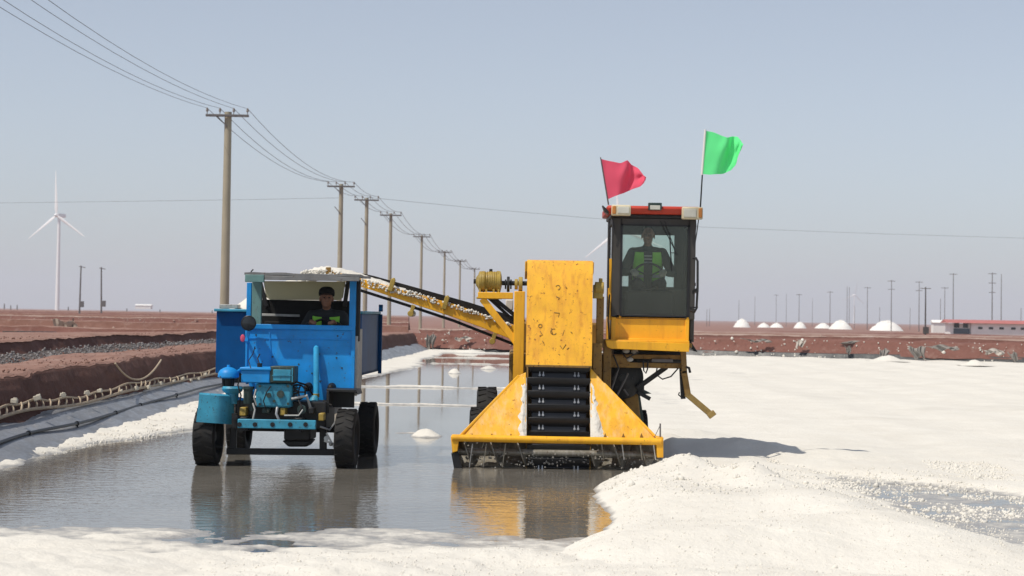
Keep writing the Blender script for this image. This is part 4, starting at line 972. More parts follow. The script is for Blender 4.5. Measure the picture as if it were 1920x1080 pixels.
# exhaust
PIPEB = paint('light_blue_paint', (.04,.40,.72,1), .45, rust=.4, dirt=.4, scale=8)
ex = MB().rings([(P(593, 650, .325), .022), (P(593, 652, .31), .034), (P(593, 660, .30), .035), (P(593, 745, .22), .034)], 14).build('exhaust_pipe', PIPEB, TT)
MB().rings([(P(591, 742, .20), .03), (P(590, 748, .19), .055), (P(588, 760, .17), .07), (P(588, 786, .15), .07), (P(588, 795, .14), .045)], 16).build('silencer', TEAL, ex)
MB().cyl(P(592, 738, .22), P(592, 745, .22), .045, n=12).build('pipe_collar', OLI, ex)
m = MB(); tv.line(m, (588, 664, .33), (600, 664, .33), .02, .02); m.build('pipe_clamp', GDK, ex)
m = MB(); m.tube(tv.pts([(580, 775, .1), (566, 785, .0), (552, 770, -.05)]), .028, 8); m.build('exhaust_elbow', BLK, TT)
# dump bed
bl_, br_ = P(405, 640, 1.15).x, P(677, 640, 1.15).x; zb, zt = 1.05, 1.815; y0, y1 = 1.15, 3.15
m = MB(); m.bx(bl_, br_, y0, y0+.03, zb, zt); m.bx(bl_, br_, y1-.03, y1, zb, zt); m.bx(bl_, bl_+.03, y0+.03, y1-.03, zb, zt); m.bx(br_-.03, br_, y0+.03, y1-.03, zb, zt); m.bx(bl_, br_, y0+.03, y1-.03, zb, zb+.04)
bed = m.build('dump_bed', BLUD, TT, .006)
m = MB(); m.bx(bl_-.02, br_+.02, y0-.07, y0+.04, zt, zt+.035); m.bx(bl_-.02, bl_+.05, y0+.04, y1, zt, zt+.035); m.bx(br_-.05, br_+.02, y0+.04, y1, zt, zt+.035); m.build('bed_rim', TEAL, bed, .008)
m = MB()
for y in (3.1,):
    for q in (MB().bx(br_, br_+.045, y-.03, y+.03, zb-.03, zt+.0), MB().bx(bl_-.045, bl_, y-.03, y+.03, zb-.03, zt)): q.build('bed_rib', BLUD, bed, .005)
MB().bx(br_, br_+.05, 3.04, 3.12, zt+.036, zt+.13).build('bed_stake', BLUD, bed, .005)
m = MB(); m.bx(bl_+.03, bl_+.26, 1.16, 1.36, zt+.04, zt+.09); m.build('rusty_tray', LGREY, bed, .006)
m = MB(); m.bx(bl_+.2, br_-.2, 1.3, 3.0, .93, 1.05); m.bx(-.4, -.3, 1.2, 3.05, .60, .93); m.bx(.35, .45, 1.2, 3.05, .60, .93); m.build('bed_subframe', BLK, TT, .008)
# salt in the bed
rows = []
for j in range(29):
    v = j/28; row = []
    for i in range(29):
        u = i/28; x = bl_+.05+(br_-bl_-.1)*u; y = y0+.06+(y1-y0-.12)*v
        h = .12 + .42*math.exp(-((u-.42)/.28)**2-((v-.55)/.30)**2) + .10*math.exp(-((u-.15)/.12)**2-((v-.4)/.3)**2)
        row.append((x, y, zt-.12+h+random.uniform(-.012, .012)))
    rows.append(row)
o = MB().grid(rows).build('salt_load', SALTH, None, smooth=180); o.location = TO; o.rotation_euler = (0, 0, TR)
tag(o, 'heap of white salt filling the blue dump bed', 'salt heap')
dh = P(613, 561, .78)
person('person in a dark cap and lime vest hunched at the wheel of the blue tractor', TO + Matrix.Rotation(TR, 3, 'Z') @ (Vector((dh.x, .93, dh.z-.665))), TR, 14, (-8, 10), [Vector((-.16, -.40, .36)), Vector((.15, -.40, .36))], True, JACK, False, False)

# ------------------------------------------------------------------ the yellow salt harvester
HO = Vector((.53, 22.1, -.01)); HF = Frame(HO, 0)
HT = thing('salt_harvester', 'yellow salt harvesting machine with a bucket elevator and a tall glazed cab', 'harvester', HO, 0)
hv = V(HF, HT); P = HF.p
# front auger housing
m = MB(); m.tube([P(848, 821, 0), P(1043, 825, 0), P(1240, 828, 0)], .043, 14); m.build('front_bar', YEL, HT)
m = MB(); hv.poly(m, [(845, 818), (861, 818), (858, 846), (848, 849)], -.02, .30); m.build('end_plate', YEL, HT, .006)
m = MB(); hv.poly(m, [(846, 850), (858, 848), (868, 880), (851, 878)], .0, .45); m.build('end_shoe', BLK, HT, .006)
m = MB(); hv.poly(m, [(1230, 820), (1244, 820), (1244, 858), (1232, 858)], -.02, .30); m.build('end_plate', YEL, HT, .006)
m = MB(); xa, xb = P(852, 850, .3).x, P(1238, 850, .3).x
rows = [[(x, .30+.20*math.cos(a), .21-.20*math.sin(a)) for x in np.linspace(xa, xb, 13)] for a in np.linspace(-.9, 1.5, 9)]
m.grid(rows); m.build('auger_trough', WSTEEL, HT, solid=.012, smooth=60)
def auger(x0, x1, hand, turns):
    m = MB(); n = int(turns*22); a_, b_ = [], []
    for i in range(n+1):
        t = i/n; q = hand*2*math.pi*turns*t + .6; x = x0+(x1-x0)*t
        a_.append((x, .20+.045*math.cos(q), .19+.045*math.sin(q))); b_.append((x, .20+.165*math.cos(q), .19+.165*math.sin(q)))
    m.grid([a_, b_]); m.build('auger_flight', WSTEEL, HT, solid=.012, smooth=60)
xe0, xe1 = P(990, 850, .2).x, P(1104, 850, .2).x
auger(xa+.03, xe0-.02, 1, 2.6); auger(xb-.03, xe1+.02, -1, 2.6)
MB().cyl((xa, .20, .19), (xb, .20, .19), .045, n=14).build('auger_shaft', WSTEEL, HT)
for px in (886, 912, 948, 1128, 1166, 1200, 1225):
    m = MB(); a = P(px, 832, .0); b_ = P(px-6 if px < 1000 else px+4, 876 if px < 1000 else 862, .03); m.beam(a, b_, .012, .03, (0, 1, 0)); m.build('tine', STEEL if px % 4 else WSTEEL, HT)
for px in (885, 922, 958, 1135, 1169, 1203):
    q = P(px, 818, .05); m = MB(); m.prism([(q.x-.025, .04, q.z-.03), (q.x+.025, .04, q.z-.03), (q.x, .04, q.z+.035)], (0, .06, 0)); m.build('stiffener', YELB, HT)
m = MB(); m.beam(P(1238, 840, .02), P(1238, 794, .02), .018, .018, (0, 1, 0)); m.beam(P(1236, 826, .02), P(1226, 818, .02), .01, .01, (0, 1, 0)); m.beam(P(1228, 818, .02), P(1238, 797, .02), .007, .007, (0, 1, 0)); m.build('marker_rod', GALV, HT)
# funnel plates
m = MB(); m.prism([P(986, 699, .48), P(986, 822, .10), P(856, 823, .06), P(970, 706, .50)], (0, .022, .006)); m.build('funnel_plate', YELS, HT, .003)
m = MB(); m.prism([P(1107, 690, .50), P(1135, 722, .46), P(1236, 828, .06), P(1108, 824, .10)], (0, .022, .006)); m.build('funnel_plate', YELS, HT, .003)
m = MB(); hv.line(m, (858, 822, .07), (972, 705, .51), .03, .06); m.build('funnel_rim', YEL, HT, .006); m = MB(); hv.line(m, (1236, 826, .07), (1133, 720, .47), .03, .06); m.build('funnel_rim', YEL, HT, .006)
def crust(px0, px1, w0, w1, seed):
    rs = random.Random(seed); rows = []
    for j in range(15):
        v = j/14; row = []; w = (w0+(w1-w0)*v)*(.8+.4*rs.random())
        for i in range(6):
            u = i/5; a = P(px0+(px1-px0)*v, 708+114*v, .48-.38*v-.004)
            row.append((a.x+w*u*(.6+.4*rs.random()), a.y-.03*math.sin(math.pi*min(1, u*1.02))*(.6+.6*rs.random()), a.z+.02*rs.uniform(-1, 1)))
        rows.append(row)
    m = MB().grid(rows); return m.build('salt_crust', SALTH, HT, smooth=180, fix=False)
crust(988, 987, -.09, -.13, 1); crust(1106, 1107, .07, .22, 2)
# elevator
ex0, ex1 = P(988, 800, .4).x, P(1106, 800, .4).x; xc = (ex0+ex1)/2; hw = (ex1-ex0)/2
def ey(z): return .17+.30*z
nv = Vector((0, -1, .30)).normalized(); dv = Vector((0, .30, 1)).normalized()
m = MB(); m.prism([(xc-hw*.86, ey(.02), .02), (xc+hw*.86, ey(.02), .02), (xc+hw*.86, ey(2.35), 2.35), (xc-hw*.86, ey(2.35), 2.35)], (0, .02, 0)); m.build('elevator_belt', BELT, HT)
m = MB()
for s in (-1, 1): m.prism([(xc+s*hw*.98, ey(.0)+.03, .0), (xc+s*hw*.98, ey(2.42)+.03, 2.42), (xc+s*hw*.98, ey(2.42)+.50, 2.42), (xc+s*hw*.98, ey(.2)+.40, .15)], (.02*s, 0, 0))
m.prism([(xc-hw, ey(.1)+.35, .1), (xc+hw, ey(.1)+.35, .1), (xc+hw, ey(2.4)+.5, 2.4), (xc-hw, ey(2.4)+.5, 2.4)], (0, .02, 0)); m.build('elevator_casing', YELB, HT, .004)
pitch = .158
for k in range(15):
    z = .055 + k*pitch
    if z > 1.32: break
    o = Vector((xc, ey(z), z)); pr = []
    a = o + nv*.002; prof = [(0.0, -.03), (.055, .015), (.075, .062), (.062, .066), (.03, .03), (0, .02)]
    # flight plate: trapezoid in front view, kicked outwards at its lip
    L = []
    for (n_, d_) in prof:
        w = hw*(.86 + .14*min(1, n_/.05)) if k else hw*.97
        L.append((w, o + nv*n_ + dv*d_))
    f = MB(); vs = [Vector((xc-w, p.y, p.z)) for w, p in L] + [Vector((xc+w, p.y, p.z)) for w, p in L]; n_ = len(L)
    f.add(vs, [tuple(range(n_)), tuple(range(n_, 2*n_))[::-1]] + [(i, n_+i, n_+(i+1) % n_, (i+1) % n_) for i in range(n_)])
    fo = f.build('flight', BELT, HT, .004)
    for s in (-.5, .5):
        b = MB()
        for dx in (-.022, .022):
            c = o + Vector((s*2*hw*.56+dx, 0, 0)) - dv*.058; b.cyl(c - nv*.002, c + nv*.022, .014, n=8); b.beam(c+nv*.012, c+nv*.014+dv*.055, .012, .012)
        b.build('bolt_pair', STEEL, fo)
# wet salt caught round the auger
aa = []; ar = []; rs = random.Random(12)
for k in range(420):
    x = rs.uniform(xa, xb); q = rs.uniform(-1.2, 1.3); rr = rs.uniform(.05, .19)
    aa.append((HO.x+x, HO.y+.20+rr*math.cos(q+1.9), HO.z+.17-rr*math.sin(q)*.9)); ar.append(rs.uniform(.004, .015))
WETS = matte('wet_grey_salt', (.36,.34,.30,1), .35, .5, 30, .3, col2=(.14,.13,.115,1))
rock_cloud('auger_salt', aa, ar, WETS, 'wet salt lumps clinging round the auger behind the front bar', 21)
# head cover
z0, z1 = P(1048, 687, .42).z, P(1050, 489, .78).z
def cyf(z): return .40 + (z-1.2)*.29
m = MB(); w0, w1 = .398, .402
xm = (P(985, 687, .42).x + P(1110, 687, .42).x)/2
rows = []
for (z, y) in ((z0, cyf(z0)), (z0+(z1-z0)*.33, cyf(z0+.43)), (z0+(z1-z0)*.66, cyf(z0+.86)), (z1-.05, cyf(z1-.05)), (z1-.008, cyf(z1)+.015), (z1, cyf(z1)+.07), (z1, cyf(z1)+.62)):
    q = (z-z0)/(z1-z0); w = w0+(w1-w0)*q; rows.append([(xm-w+.006*q, y, z), (xm-w*.33, y-.004, z), (xm+w*.33, y-.004, z), (xm+w+.006*q, y, z)])
m.grid(rows); hc = m.build('head_cover', YELR, HT, solid=.016, smooth=45)
m = MB()
for s in (-1, 1): m.prism([(xm+s*(w1-.01), cyf(z1)+.02, z1-.01), (xm+s*(w1-.01), cyf(z1)+.60, z1-.01), (xm+s*(w1-.01), cyf(z1)+.60, z1-.22), (xm+s*(w1-.01), cyf(z1-.1)+.08, z1-.14)], (s*.03, 0, 0))
m.build('cover_lip', YEL, hc, .004)
m = MB(); m.bx(xm-w0, xm+w0, cyf(z0)-.012, cyf(z0)+.012, z0-.012, z0+.015); m.build('cover_edge', YELB, hc, .003)
# worn remains of lettering on the cover
def mark(strokes, r=.0055):
    m = MB()
    for st in strokes:
        pp = []
        for (x, y) in st:
            z = P(x, y, .5).z; z = P(x, y, cyf(z)).z; q = P(x, y, cyf(z)-.012); pp.append(q)
        m.rings([(p, r*random.uniform(.6, 1.25)) for p in pp], 5)
        for i in range(len(m.v)): pass
    o = m.build('worn_lettering', YELB, hc, 0, 180); return o
def arc(cx, cy, r, a0, a1, n=9, ry=None): return [(cx+r*math.cos(R(a0+(a1-a0)*i/n)), cy+(ry or r)*math.sin(R(a0+(a1-a0)*i/n))) for i in range(n+1)]
for st in ([arc(1013, 611, 3.4, 0, 360, 10)], [[(1013, 621), (1017, 628), (1012, 631)]], [[(1017, 639), (1020, 644)]], [arc(1046, 539, 4.2, -150, 90)], [[(1043, 556), (1049, 559), (1047, 562)]], [[(1039, 586), (1049, 587), (1047, 594)]],
           [arc(1038, 622, 5.5, -60, -330), [(1034, 619), (1036, 626)]], [[(1058, 619), (1055, 629)]], [[(1060, 537), (1063, 541)]], [[(1050, 648), (1055, 655), (1061, 646)]], [[(1047, 664), (1050, 666)]], [[(1070, 622), (1073, 625)]], [[(1063, 655), (1067, 652)]]): mark(st)
# left post, bracket, brace
m = MB(); hv.rect(m, 963, 546, 983, 716, .70, .14); m.build('mast_post', YEL, HT, .008)
m = MB(); hv.rect(m, 896, 548, 962, 560, .70, .30); m.build('motor_shelf', YEL, HT, .006)
m = MB(); hv.line(m, (904, 560, .76), (968, 642, .76), .085, .07); m.build('diagonal_brace', YEL, HT, .006)
m = MB(); hv.line(m, (922, 556, .95), (966, 592, .95), .05, .05); hv.line(m, (905, 548, 1.05), (962, 600, 1.05), .04, .04); m.build('rear_brace', BLK, HT, .005)
m = MB(); hv.rect(m, 948, 562, 962, 582, 1.1, .25); m.build('rear_tank', COVER, HT, .01)
# gear motor
gc = P(917, 528, .84)
g = MB().lathe([(0, -.165), (.05, -.16), (.085, -.135), (.125, -.12), (.13, -.06), (.115, -.04), (.125, 0), (.125, .09), (.135, .10), (.13, .14), (.07, .155), (0, .16)], gc, (1, 0, 0), 22).build('gear_motor', OLI, HT)
m = MB()
for k in range(9): x = gc.x-.09+.022*k; m.lathe([(.120, x-gc.x-.004), (.134, x-gc.x), (.120, x-gc.x+.004)], gc, (1, 0, 0), 18)
m.build('cooling_fins', OLI, g)
m = MB()
for dx in (-.11, -.03, .06, .12): m.bx(gc.x+dx-.012, gc.x+dx+.012, gc.y-.11, gc.y+.11, gc.z-.20, gc.z-.09)
m.bx(gc.x-.15, gc.x+.16, gc.y-.12, gc.y+.12, gc.z-.215, gc.z-.19); m.build('motor_foot', OLI, g, .004)
m = MB(); m.cyl(gc+Vector((.02, 0, .12)), gc+Vector((.02, 0, .155)), .02, n=10); m.cyl(gc+Vector((-.19, -.0, 0)), gc+Vector((-.15, 0, 0)), .03, n=10); m.build('eye_bolt', BLK, g)
m = MB(); m.cyl(gc+Vector((.15, 0, -.015)), (xm-.3, gc.y, gc.z-.015), .028, n=12); m.build('drive_shaft', BLK, HT)
for x, r, w, mt in ((953, .095, .035, BLK), (948, .06, .02, BLK), (958, .06, .02, BLK), (968, .065, .04, OLI), (976, .09, .05, OLI)):
    q = P(x, 533, .84); MB().cyl((q.x-w/2, .84, q.z), (q.x+w/2, .84, q.z), r, n=16).build('coupling', mt, HT, .006)
m = MB(); q = P(1123, 540, .9); m.cyl((q.x-.05, .9, q.z), (q.x+.06, .9, q.z), .075, n=16); m.bx(q.x-.07, q.x+.05, .86, .98, q.z-.13, q.z+.04); m.cyl((q.x+.02, .9, q.z+.06), (q.x+.02, .9, q.z+.12), .025, n=8); m.build('bearing_housing', OLI, HT, .008)
m = MB(); hv.rect(m, 1118, 556, 1132, 652, .92, .05); m.build('side_guard', YELB, HT, .006)
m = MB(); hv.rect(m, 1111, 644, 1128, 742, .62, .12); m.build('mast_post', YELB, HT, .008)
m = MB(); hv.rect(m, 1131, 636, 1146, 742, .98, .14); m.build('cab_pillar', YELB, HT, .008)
m = MB(); m.tube(tv.pts([(0, 0, 0)])[:0] or [P(1143, 552, .95), P(1140, 600, .97), P(1143, 640, .98)], .010, 6); m.build('grease_pipe', BLK, HT)
# ------------------------------------------------ cab
CY, CD = 1.10, 1.15
c0 = P(1147, 500, CY).x; c1 = P(1304, 500, CY).x; zf = P(1220, 640, CY).z; zg = P(1220, 595, CY).z; zh = P(1222, 409, CY).z
cx = (c0+c1)/2
m = MB(); m.bx(c0, c0+.115, CY, CY+.06, zg-.02, zh); m.bx(c1-.085, c1, CY, CY+.06, zg-.02, zh); m.bx(c0+.115, c1-.085, CY, CY+.06, zh-.09, zh); m.bx(c0+.115, c1-.085, CY, CY+.06, zg-.02, zg+.03)
cab = m.build('cab_frame', FRM, HT, .012)
m = MB(); m.bx(c0+.10, c1-.07, CY+.012, CY+.018, zg+.0, zh-.06); m.build('windscreen', GLASS, cab)
m = MB(); m.bx(c0+.105, c0+.13, CY-.012, CY-.002, zg+.02, zh-.08); m.bx(c1-.10, c1-.075, CY-.012, CY-.002, zg+.02, zh-.08); m.bx(c0+.105, c1-.075, CY-.012, CY-.002, zh-.1, zh-.08); m.bx(c0+.105, c1-.075, CY-.012, CY-.002, zg+.008, zg+.028); m.build('window_seal', BLKP, cab)
for s, x in ((0, c0), (1, c1-.05)):
    m = MB(); m.bx(x, x+.05, CY+.06, CY+.12, zg-.3, zh); m.bx(x, x+.05, CY+CD-.06, CY+CD, zg-.3, zh); m.bx(x, x+.05, CY+.12, CY+CD-.06, zh-.08, zh); m.build('side_frame', FRM, cab, .006)
    m = MB(); m.bx(x+.02, x+.026, CY+.12, CY+CD-.06, zg+.0, zh-.08); m.build('side_window', GLASS2, cab)
    m = MB(); m.bx(x, x+.05, CY+.12, CY+CD-.06, zf, zg); m.build('side_panel', YEL, cab, .006)
m = MB(); m.bx(c0+.05, c1-.05, CY+CD-.05, CY+CD, zf, zg+.40); m.bx(c1-.17, c1-.05, CY+CD-.05, CY+CD, zg+.40, zh-.12); m.bx(c0+.05, c1-.05, CY+CD-.05, CY+CD, zh-.16, zh-.0); m.bx(c0+.05, c0+.11, CY+CD-.05, CY+CD, zg+.40, zh-.16); m.build('rear_wall', FRM, cab, .006)
m = MB(); m.bx(c0+.11, c1-.17, CY+CD-.03, CY+CD-.022, zg+.40, zh-.16); m.build('rear_window', GLASS2, cab)
m = MB(); m.bx(c0-.02, c1+.02, CY-.02, CY+CD+.05, zh, zh+.05); m.build('cab_roof', BLKP, cab, .015)
m = MB(); m.bx(c0+.03, c1-.03, CY+.06, CY+CD, zf-.01, zf+.03); m.build('cab_floor', BLKP, cab)
# red visor with lamps
zv0, zv1 = zh+.045, P(1222, 386, CY-.12).z
m = MB(); rows = []
xv0, xv1 = P(1134, 395, CY-.1).x, P(1316, 398, CY-.1).x
m.prism([(xv0+.03, CY-.10, zv0-.0), (xv0+.03, CY-.13, zv1-.02), (xv0+.03, CY-.08, zv1), (xv0+.03, CY+CD+.05, zv1), (xv0+.03, CY+CD+.08, zv0)], (xv1-xv0-.06, 0, 0)); vis = m.build('visor', RED, HT, .02)
m = MB(); m.prism([(xv0-.03, CY-.13, zv1-.0), (xv0, CY-.13, zv0+.02), (xv0+.05, CY-.12, zv0-.01), (xv0+.05, CY-.12, zv0+.02), (xv0+.025, CY-.13, zv1-.05)], (0, .25, 0)); m.build('visor_end', BLKP, vis, .006)
def lamp(x0, y0, x1, y1, dy, amber):
    m = MB(); hv.rect(m, x0, y0, x1, y1, dy, .10); b = m.build('work_lamp', CREAM, vis, .012)
    w = x1-x0
    if amber: a0, a1 = (x0+1, x0+8) if amber < 0 else (x1-8, x1-1); l0, l1 = (x0+11, x1-3) if amber < 0 else (x0+3, x1-12)
    else: l0, l1 = x0+3, x1-3
    m = MB(); hv.rect(m, l0, y0+3.5, l1, y1-4, dy-.008, .02); m.build('lens', LENS, b, .006)
    if amber: m = MB(); hv.rect(m, a0, y0+2, a1, y1-3, dy-.010, .03); m.build('indicator', AMB, b, .008)
lamp(1147, 384, 1183, 404, CY-.20, -1); lamp(1279, 388, 1318, 411, CY-.20, 1)
m = MB(); hv.rect(m, 1216, 380, 1241, 394, CY-.18, .10); b = m.build('work_lamp', GDK, vis, .006)
m = MB(); hv.rect(m, 1219, 385, 1238, 393, CY-.188, .02); m.build('lens', LENS, b, .004)
# lower yellow front
m = MB(); hv.rect(m, 1146, 592, 1155, 641, CY-.0, .06); hv.rect(m, 1285, 594, 1292, 644, CY-.0, .06); hv.rect(m, 1155, 591, 1285, 597, CY-.0, .05); hv.rect(m, 1155, 635, 1285, 642, CY-.0, .05); fl = m.build('front_frame', YEL, HT, .005)
m = MB(); hv.rect(m, 1155, 597, 1285, 635, CY+.025, .02); m.build('front_panel', YEL, fl)
m = MB(); hv.poly(m, [(1135, 638), (1293, 644), (1292, 660), (1146, 654), (1138, 650)], CY-.20, .03); s0, s1 = P(1136, 640, CY-.2), P(1293, 644, CY-.2); m.bx(s0.x, s1.x, CY-.17, CY+.10, s1.z-.0, s1.z+.03); m.build('skirt', YEL, HT, .006)
m = MB(); hv.rect(m, 1140, 485, 1147, 600, CY+.02, .04); m.build('corner_strip', YEL, cab, .004)
m = MB(); m.tube(tv.pts([])or [P(1143, 410, CY-.02), P(1142, 450, CY-.03), P(1141, 490, CY-.02), P(1141, 540, CY)], .009, 6); m.tube([P(1148, 408, CY-.05), P(1152, 425, CY-.05), P(1149, 445, CY-.04)], .008, 6); m.build('lamp_cable', BLKP, cab)
m = MB(); m.bx(c1-.02, c1+.01, CY+.02, CY+.06, zg+.4, zg+.44)
hp = [P(1300, 484, CY-.05), P(1305, 484, CY-.08), P(1308, 490, CY-.1), P(1308, 540, CY-.1), P(1306, 578, CY-.1), P(1302, 585, CY-.08), P(1296, 583, CY-.03)]
m.tube(hp, .015, 8); m.beam(P(1308, 543, CY-.1), P(1300, 548, CY), .03, .04); m.beam(P(1308, 576, CY-.1), P(1294, 577, CY), .015, .015); m.build('grab_rail', BLKP, cab)
m = MB(); m.tube([P(1238, 414, CY-.02), P(1270, 478, CY-.03)], .006, 6); m.tube([P(1246, 414, CY-.025), P(1266, 470, CY-.03)], .005, 6); m.tube([P(1256, 436, CY-.03), P(1257, 470, CY-.03), P(1260, 508, CY-.025)], .008, 6); m.tube([P(1258, 474, CY-.03), P(1268, 474, CY-.03)], .006, 6); m.build('wiper', BLKP, cab)
m = MB(); m.tube([P(1310, 410, CY+.1), P(1306, 440, CY+.1), P(1301, 470, CY+.1)], .007, 6); m.tube([P(1304, 408, CY+.1), P(1305, 425, CY+.08), P(1302, 446, CY+.1)], .008, 6); m.build('antenna_bracket', BLKP, cab)
# inside the cab
sx = P(1213, 500, 1.75).x; hz_ = P(1213, 446, 1.72).z-.665
m = MB(); m.bx(sx-.24, sx+.24, 1.55, 1.98, hz_-.20, hz_-.09); m.bx(sx-.22, sx+.22, 1.90, 2.02, hz_-.09, hz_+.42); m.bx(sx-.12, sx+.12, 1.70, 1.9, zf+.03, hz_-.20); m.build('driver_seat', SEATM, HT, .04)
c = Vector((sx, 1.37, hz_+.17)); m = MB(); m.tube([c + Vector((.19*math.cos(a), .10*math.sin(a), .16*math.sin(a))) for a in np.linspace(0, 2*math.pi, 25)], .015, 8)
for a in (.5, 2.64, 4.71): m.tube([c, c+Vector((.19*math.cos(a), .1*math.sin(a), .16*math.sin(a)))], .01, 6)
m.tube([c, c+Vector((0, -.14, -.5))], .03, 8); m.build('steering_wheel', BLKP, HT)
m = MB(); m.bx(sx+.22, c1-.08, 1.35, 1.9, zf+.03, hz_+.02); m.bx(c0+.1, sx-.27, 1.4, 1.8, zf+.03, hz_-.1); m.bx(sx-.3, sx+.3, 1.19, 1.27, zf+.03, hz_-.02); m.build('console', FRM, HT, .03)
# under the cab
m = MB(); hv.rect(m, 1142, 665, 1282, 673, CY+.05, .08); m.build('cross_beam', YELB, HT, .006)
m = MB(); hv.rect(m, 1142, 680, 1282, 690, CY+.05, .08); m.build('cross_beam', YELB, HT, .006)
m = MB(); hv.rect(m, 1150, 656, 1280, 680, CY+.35, .5); m.build('valve_box', BLK, HT, .02)
m = MB(); hv.rect(m, 1222, 673, 1262, 679, CY+.0, .1); m.build('hydraulic_block', GALV, HT, .006)
m = MB()
for pp in ([(1206, 676, 0), (1207, 695, -.02), (1211, 700, -.02), (1214, 692, 0), (1215, 676, 0)], [(1165, 660, 0), (1175, 672, -.03), (1190, 664, -.03), (1198, 660, 0)], [(1232, 690, 0), (1230, 702, 0), (1242, 711, 0), (1258, 706, 0), (1272, 690, 0)], [(1150, 665, -.02), (1160, 690, -.04), (1148, 712, -.02)]):
    m.tube([P(x, y, CY+d) for x, y, d in pp], .010, 6)
m.build('hydraulic_hose', BLKP, HT)
for (x, y) in ((1174, 658), (1181, 674), (1190, 659)): q = P(x, y, CY+.03); MB().ball(q, (.045, .03, .03), 10, 7).build('hose_fitting', LGREY, HT)
m = MB(); hv.line(m, (1281, 658, CY), (1283, 700, CY), .07, .06); hv.line(m, (1282, 695, CY), (1290, 742, CY), .075, .06); m.build('step_post', YELB, HT, .006)
m = MB(); hv.line(m, (1278, 690, CY+.06), (1281, 748, CY+.06), .06, .03); m.build('step_plate', BLK, HT, .005)
m = MB(); hv.line(m, (1287, 738, CY), (1333, 777, CY), .075, .06); hv.line(m, (1331, 773, CY), (1337, 781, CY), .10, .07); m.build('step_arm', paint('olive_brown_paint', (.30, .20, .06, 1), .55, rust=.5, dirt=.4, scale=8), HT, .006)
m = MB(); m.tube([P(1286, 688, CY-.02), P(1292, 690, CY-.02), P(1294, 699, CY-.02)], .016, 8); m.tube([P(1274, 736, CY-.02), P(1272, 740, CY-.04), P(1277, 744, CY-.02)], .009, 6); m.build('step_hook', BLK, HT)
m = MB(); hv.line(m, (1250, 688, CY+.2), (1194, 728, CY+.25), .06, .06); m.build('stay_bar', BLK, HT, .005)
m = MB(); m.prism([P(1293, 636, 1.9), P(1308, 660, 1.9), P(1300, 658, 1.9), P(1292, 648, 1.9)], (0, .3, 0)); m.build('mud_flap', BLK, HT)
# chassis and running gear
m = MB(); m.bx(-.55, .65, 1.2, 4.4, .62, 1.35); m.bx(-.75, .80, 1.1, 4.6, .50, .62); m.bx(-.4, .6, 2.0, 4.2, 1.35, 1.75); m.build('engine_body', YELB, HT, .03)
m = MB(); q = P(1166, 708, 1.45); m.lathe([(.04, -.10), (.22, -.09), (.27, -.05), (.27, .12), (.2, .14)], q, (0, 1, 0), 26); m.cyl(q+Vector((0, -.16, 0)), q+Vector((0, 0, 0)), .045, n=12)
for k in range(6): a = k*1.047; m.cyl(q+Vector((.14*math.cos(a), -.11, .14*math.sin(a))), q+Vector((.14*math.cos(a), -.06, .14*math.sin(a))), .02, n=8)
m.build('drive_pulley', BLK, HT)
m = MB(); hv.poly(m, [(1140, 715), (1180, 718), (1222, 738), (1200, 740), (1210, 806), (1216, 800), (1216, 806), (1196, 806), (1150, 760)], 1.5, .5); m.build('rear_guard', GDK, HT, .006)
m = MB(); hv.poly(m, [(1166, 742), (1196, 736), (1202, 790), (1180, 775)], 1.45, .06); m.build('fuel_tank', YELB, HT, .02)
m = MB(); hv.line(m, (1195, 735, 1.4), (1219, 748, 1.4), .05, .08); hv.rect(m, 1192, 719, 1208, 736, 1.38, .08); m.build('tank_bracket', BLK, HT, .006)
m = MB()
for a, b_ in (((1145, 735, 1.3), (1160, 690, 1.3)), ((1155, 745, 1.3), (1178, 700, 1.3)), ((1170, 730, 1.28), (1178, 742, 1.28))): m.tube([P(*a), P(*b_)], .014, 6)
m.build('control_rod', GALV, HT)
for (x, dy, r, w) in ((-.92, 1.75, .33, .24), (1.10, 1.75, .33, .24), (-.85, 3.9, .42, .28), (1.05, 3.9, .42, .28)): wheel(HT, (x, dy, r-.01), r, w, YELB)
m = MB(); m.cyl((-.85, 1.75, .33), (1.05, 1.75, .33), .06); m.cyl((-.8, 3.9, .42), (1.0, 3.9, .42), .07); m.build('axle', BLK, HT)
m = MB(); m.bx(.35, .95, 1.12, 2.3, 1.25, 1.36); m.bx(c0+.02, c1-.02, 1.15, 2.3, zf-.07, zf-.012); m.bx(c0+.02, c0+.14, 2.1, 2.24, .6, zf-.07); m.bx(.9, 1.0, 1.6, 1.7, .62, zf-.07); m.build('cab_mount', YELB, HT, .01)
# ------------------------------------------------ discharge conveyor
DY = 2.2
top = [(612, 507), (640, 513), (700, 528), (760, 545), (850, 570), (900, 588), (970, 612)]
bot = [(970, 641), (900, 613), (850, 595), (760, 565), (700, 545), (650, 529), (614, 518)]
m = MB(); hv.poly(m, top+bot, DY, .045); cv = m.build('conveyor_beam', YEL, HT, .006)
m = MB(); hv.poly(m, top+bot, DY+.52, .045); m.build('conveyor_beam', YEL, HT, .006)
m = MB(); hv.poly(m, [(618, 509), (700, 530), (850, 573), (966, 612), (966, 618), (850, 579), (700, 536), (618, 516)], DY+.05, .465); m.build('conveyor_belt', RUB, HT)
m = MB(); hv.poly(m, [(640, 531), (760, 569), (850, 599), (965, 644), (965, 649), (850, 604), (760, 574), (640, 536)], DY+.05, .465); m.build('return_belt', RUB, HT)
m = MB(); hv.poly(m, [(632, 503), (700, 517), (780, 539), (880, 567), (985, 600), (985, 616), (880, 581), (780, 552), (700, 527), (632, 508)], DY+.57, .03); m.build('side_skirt', RUB, HT)
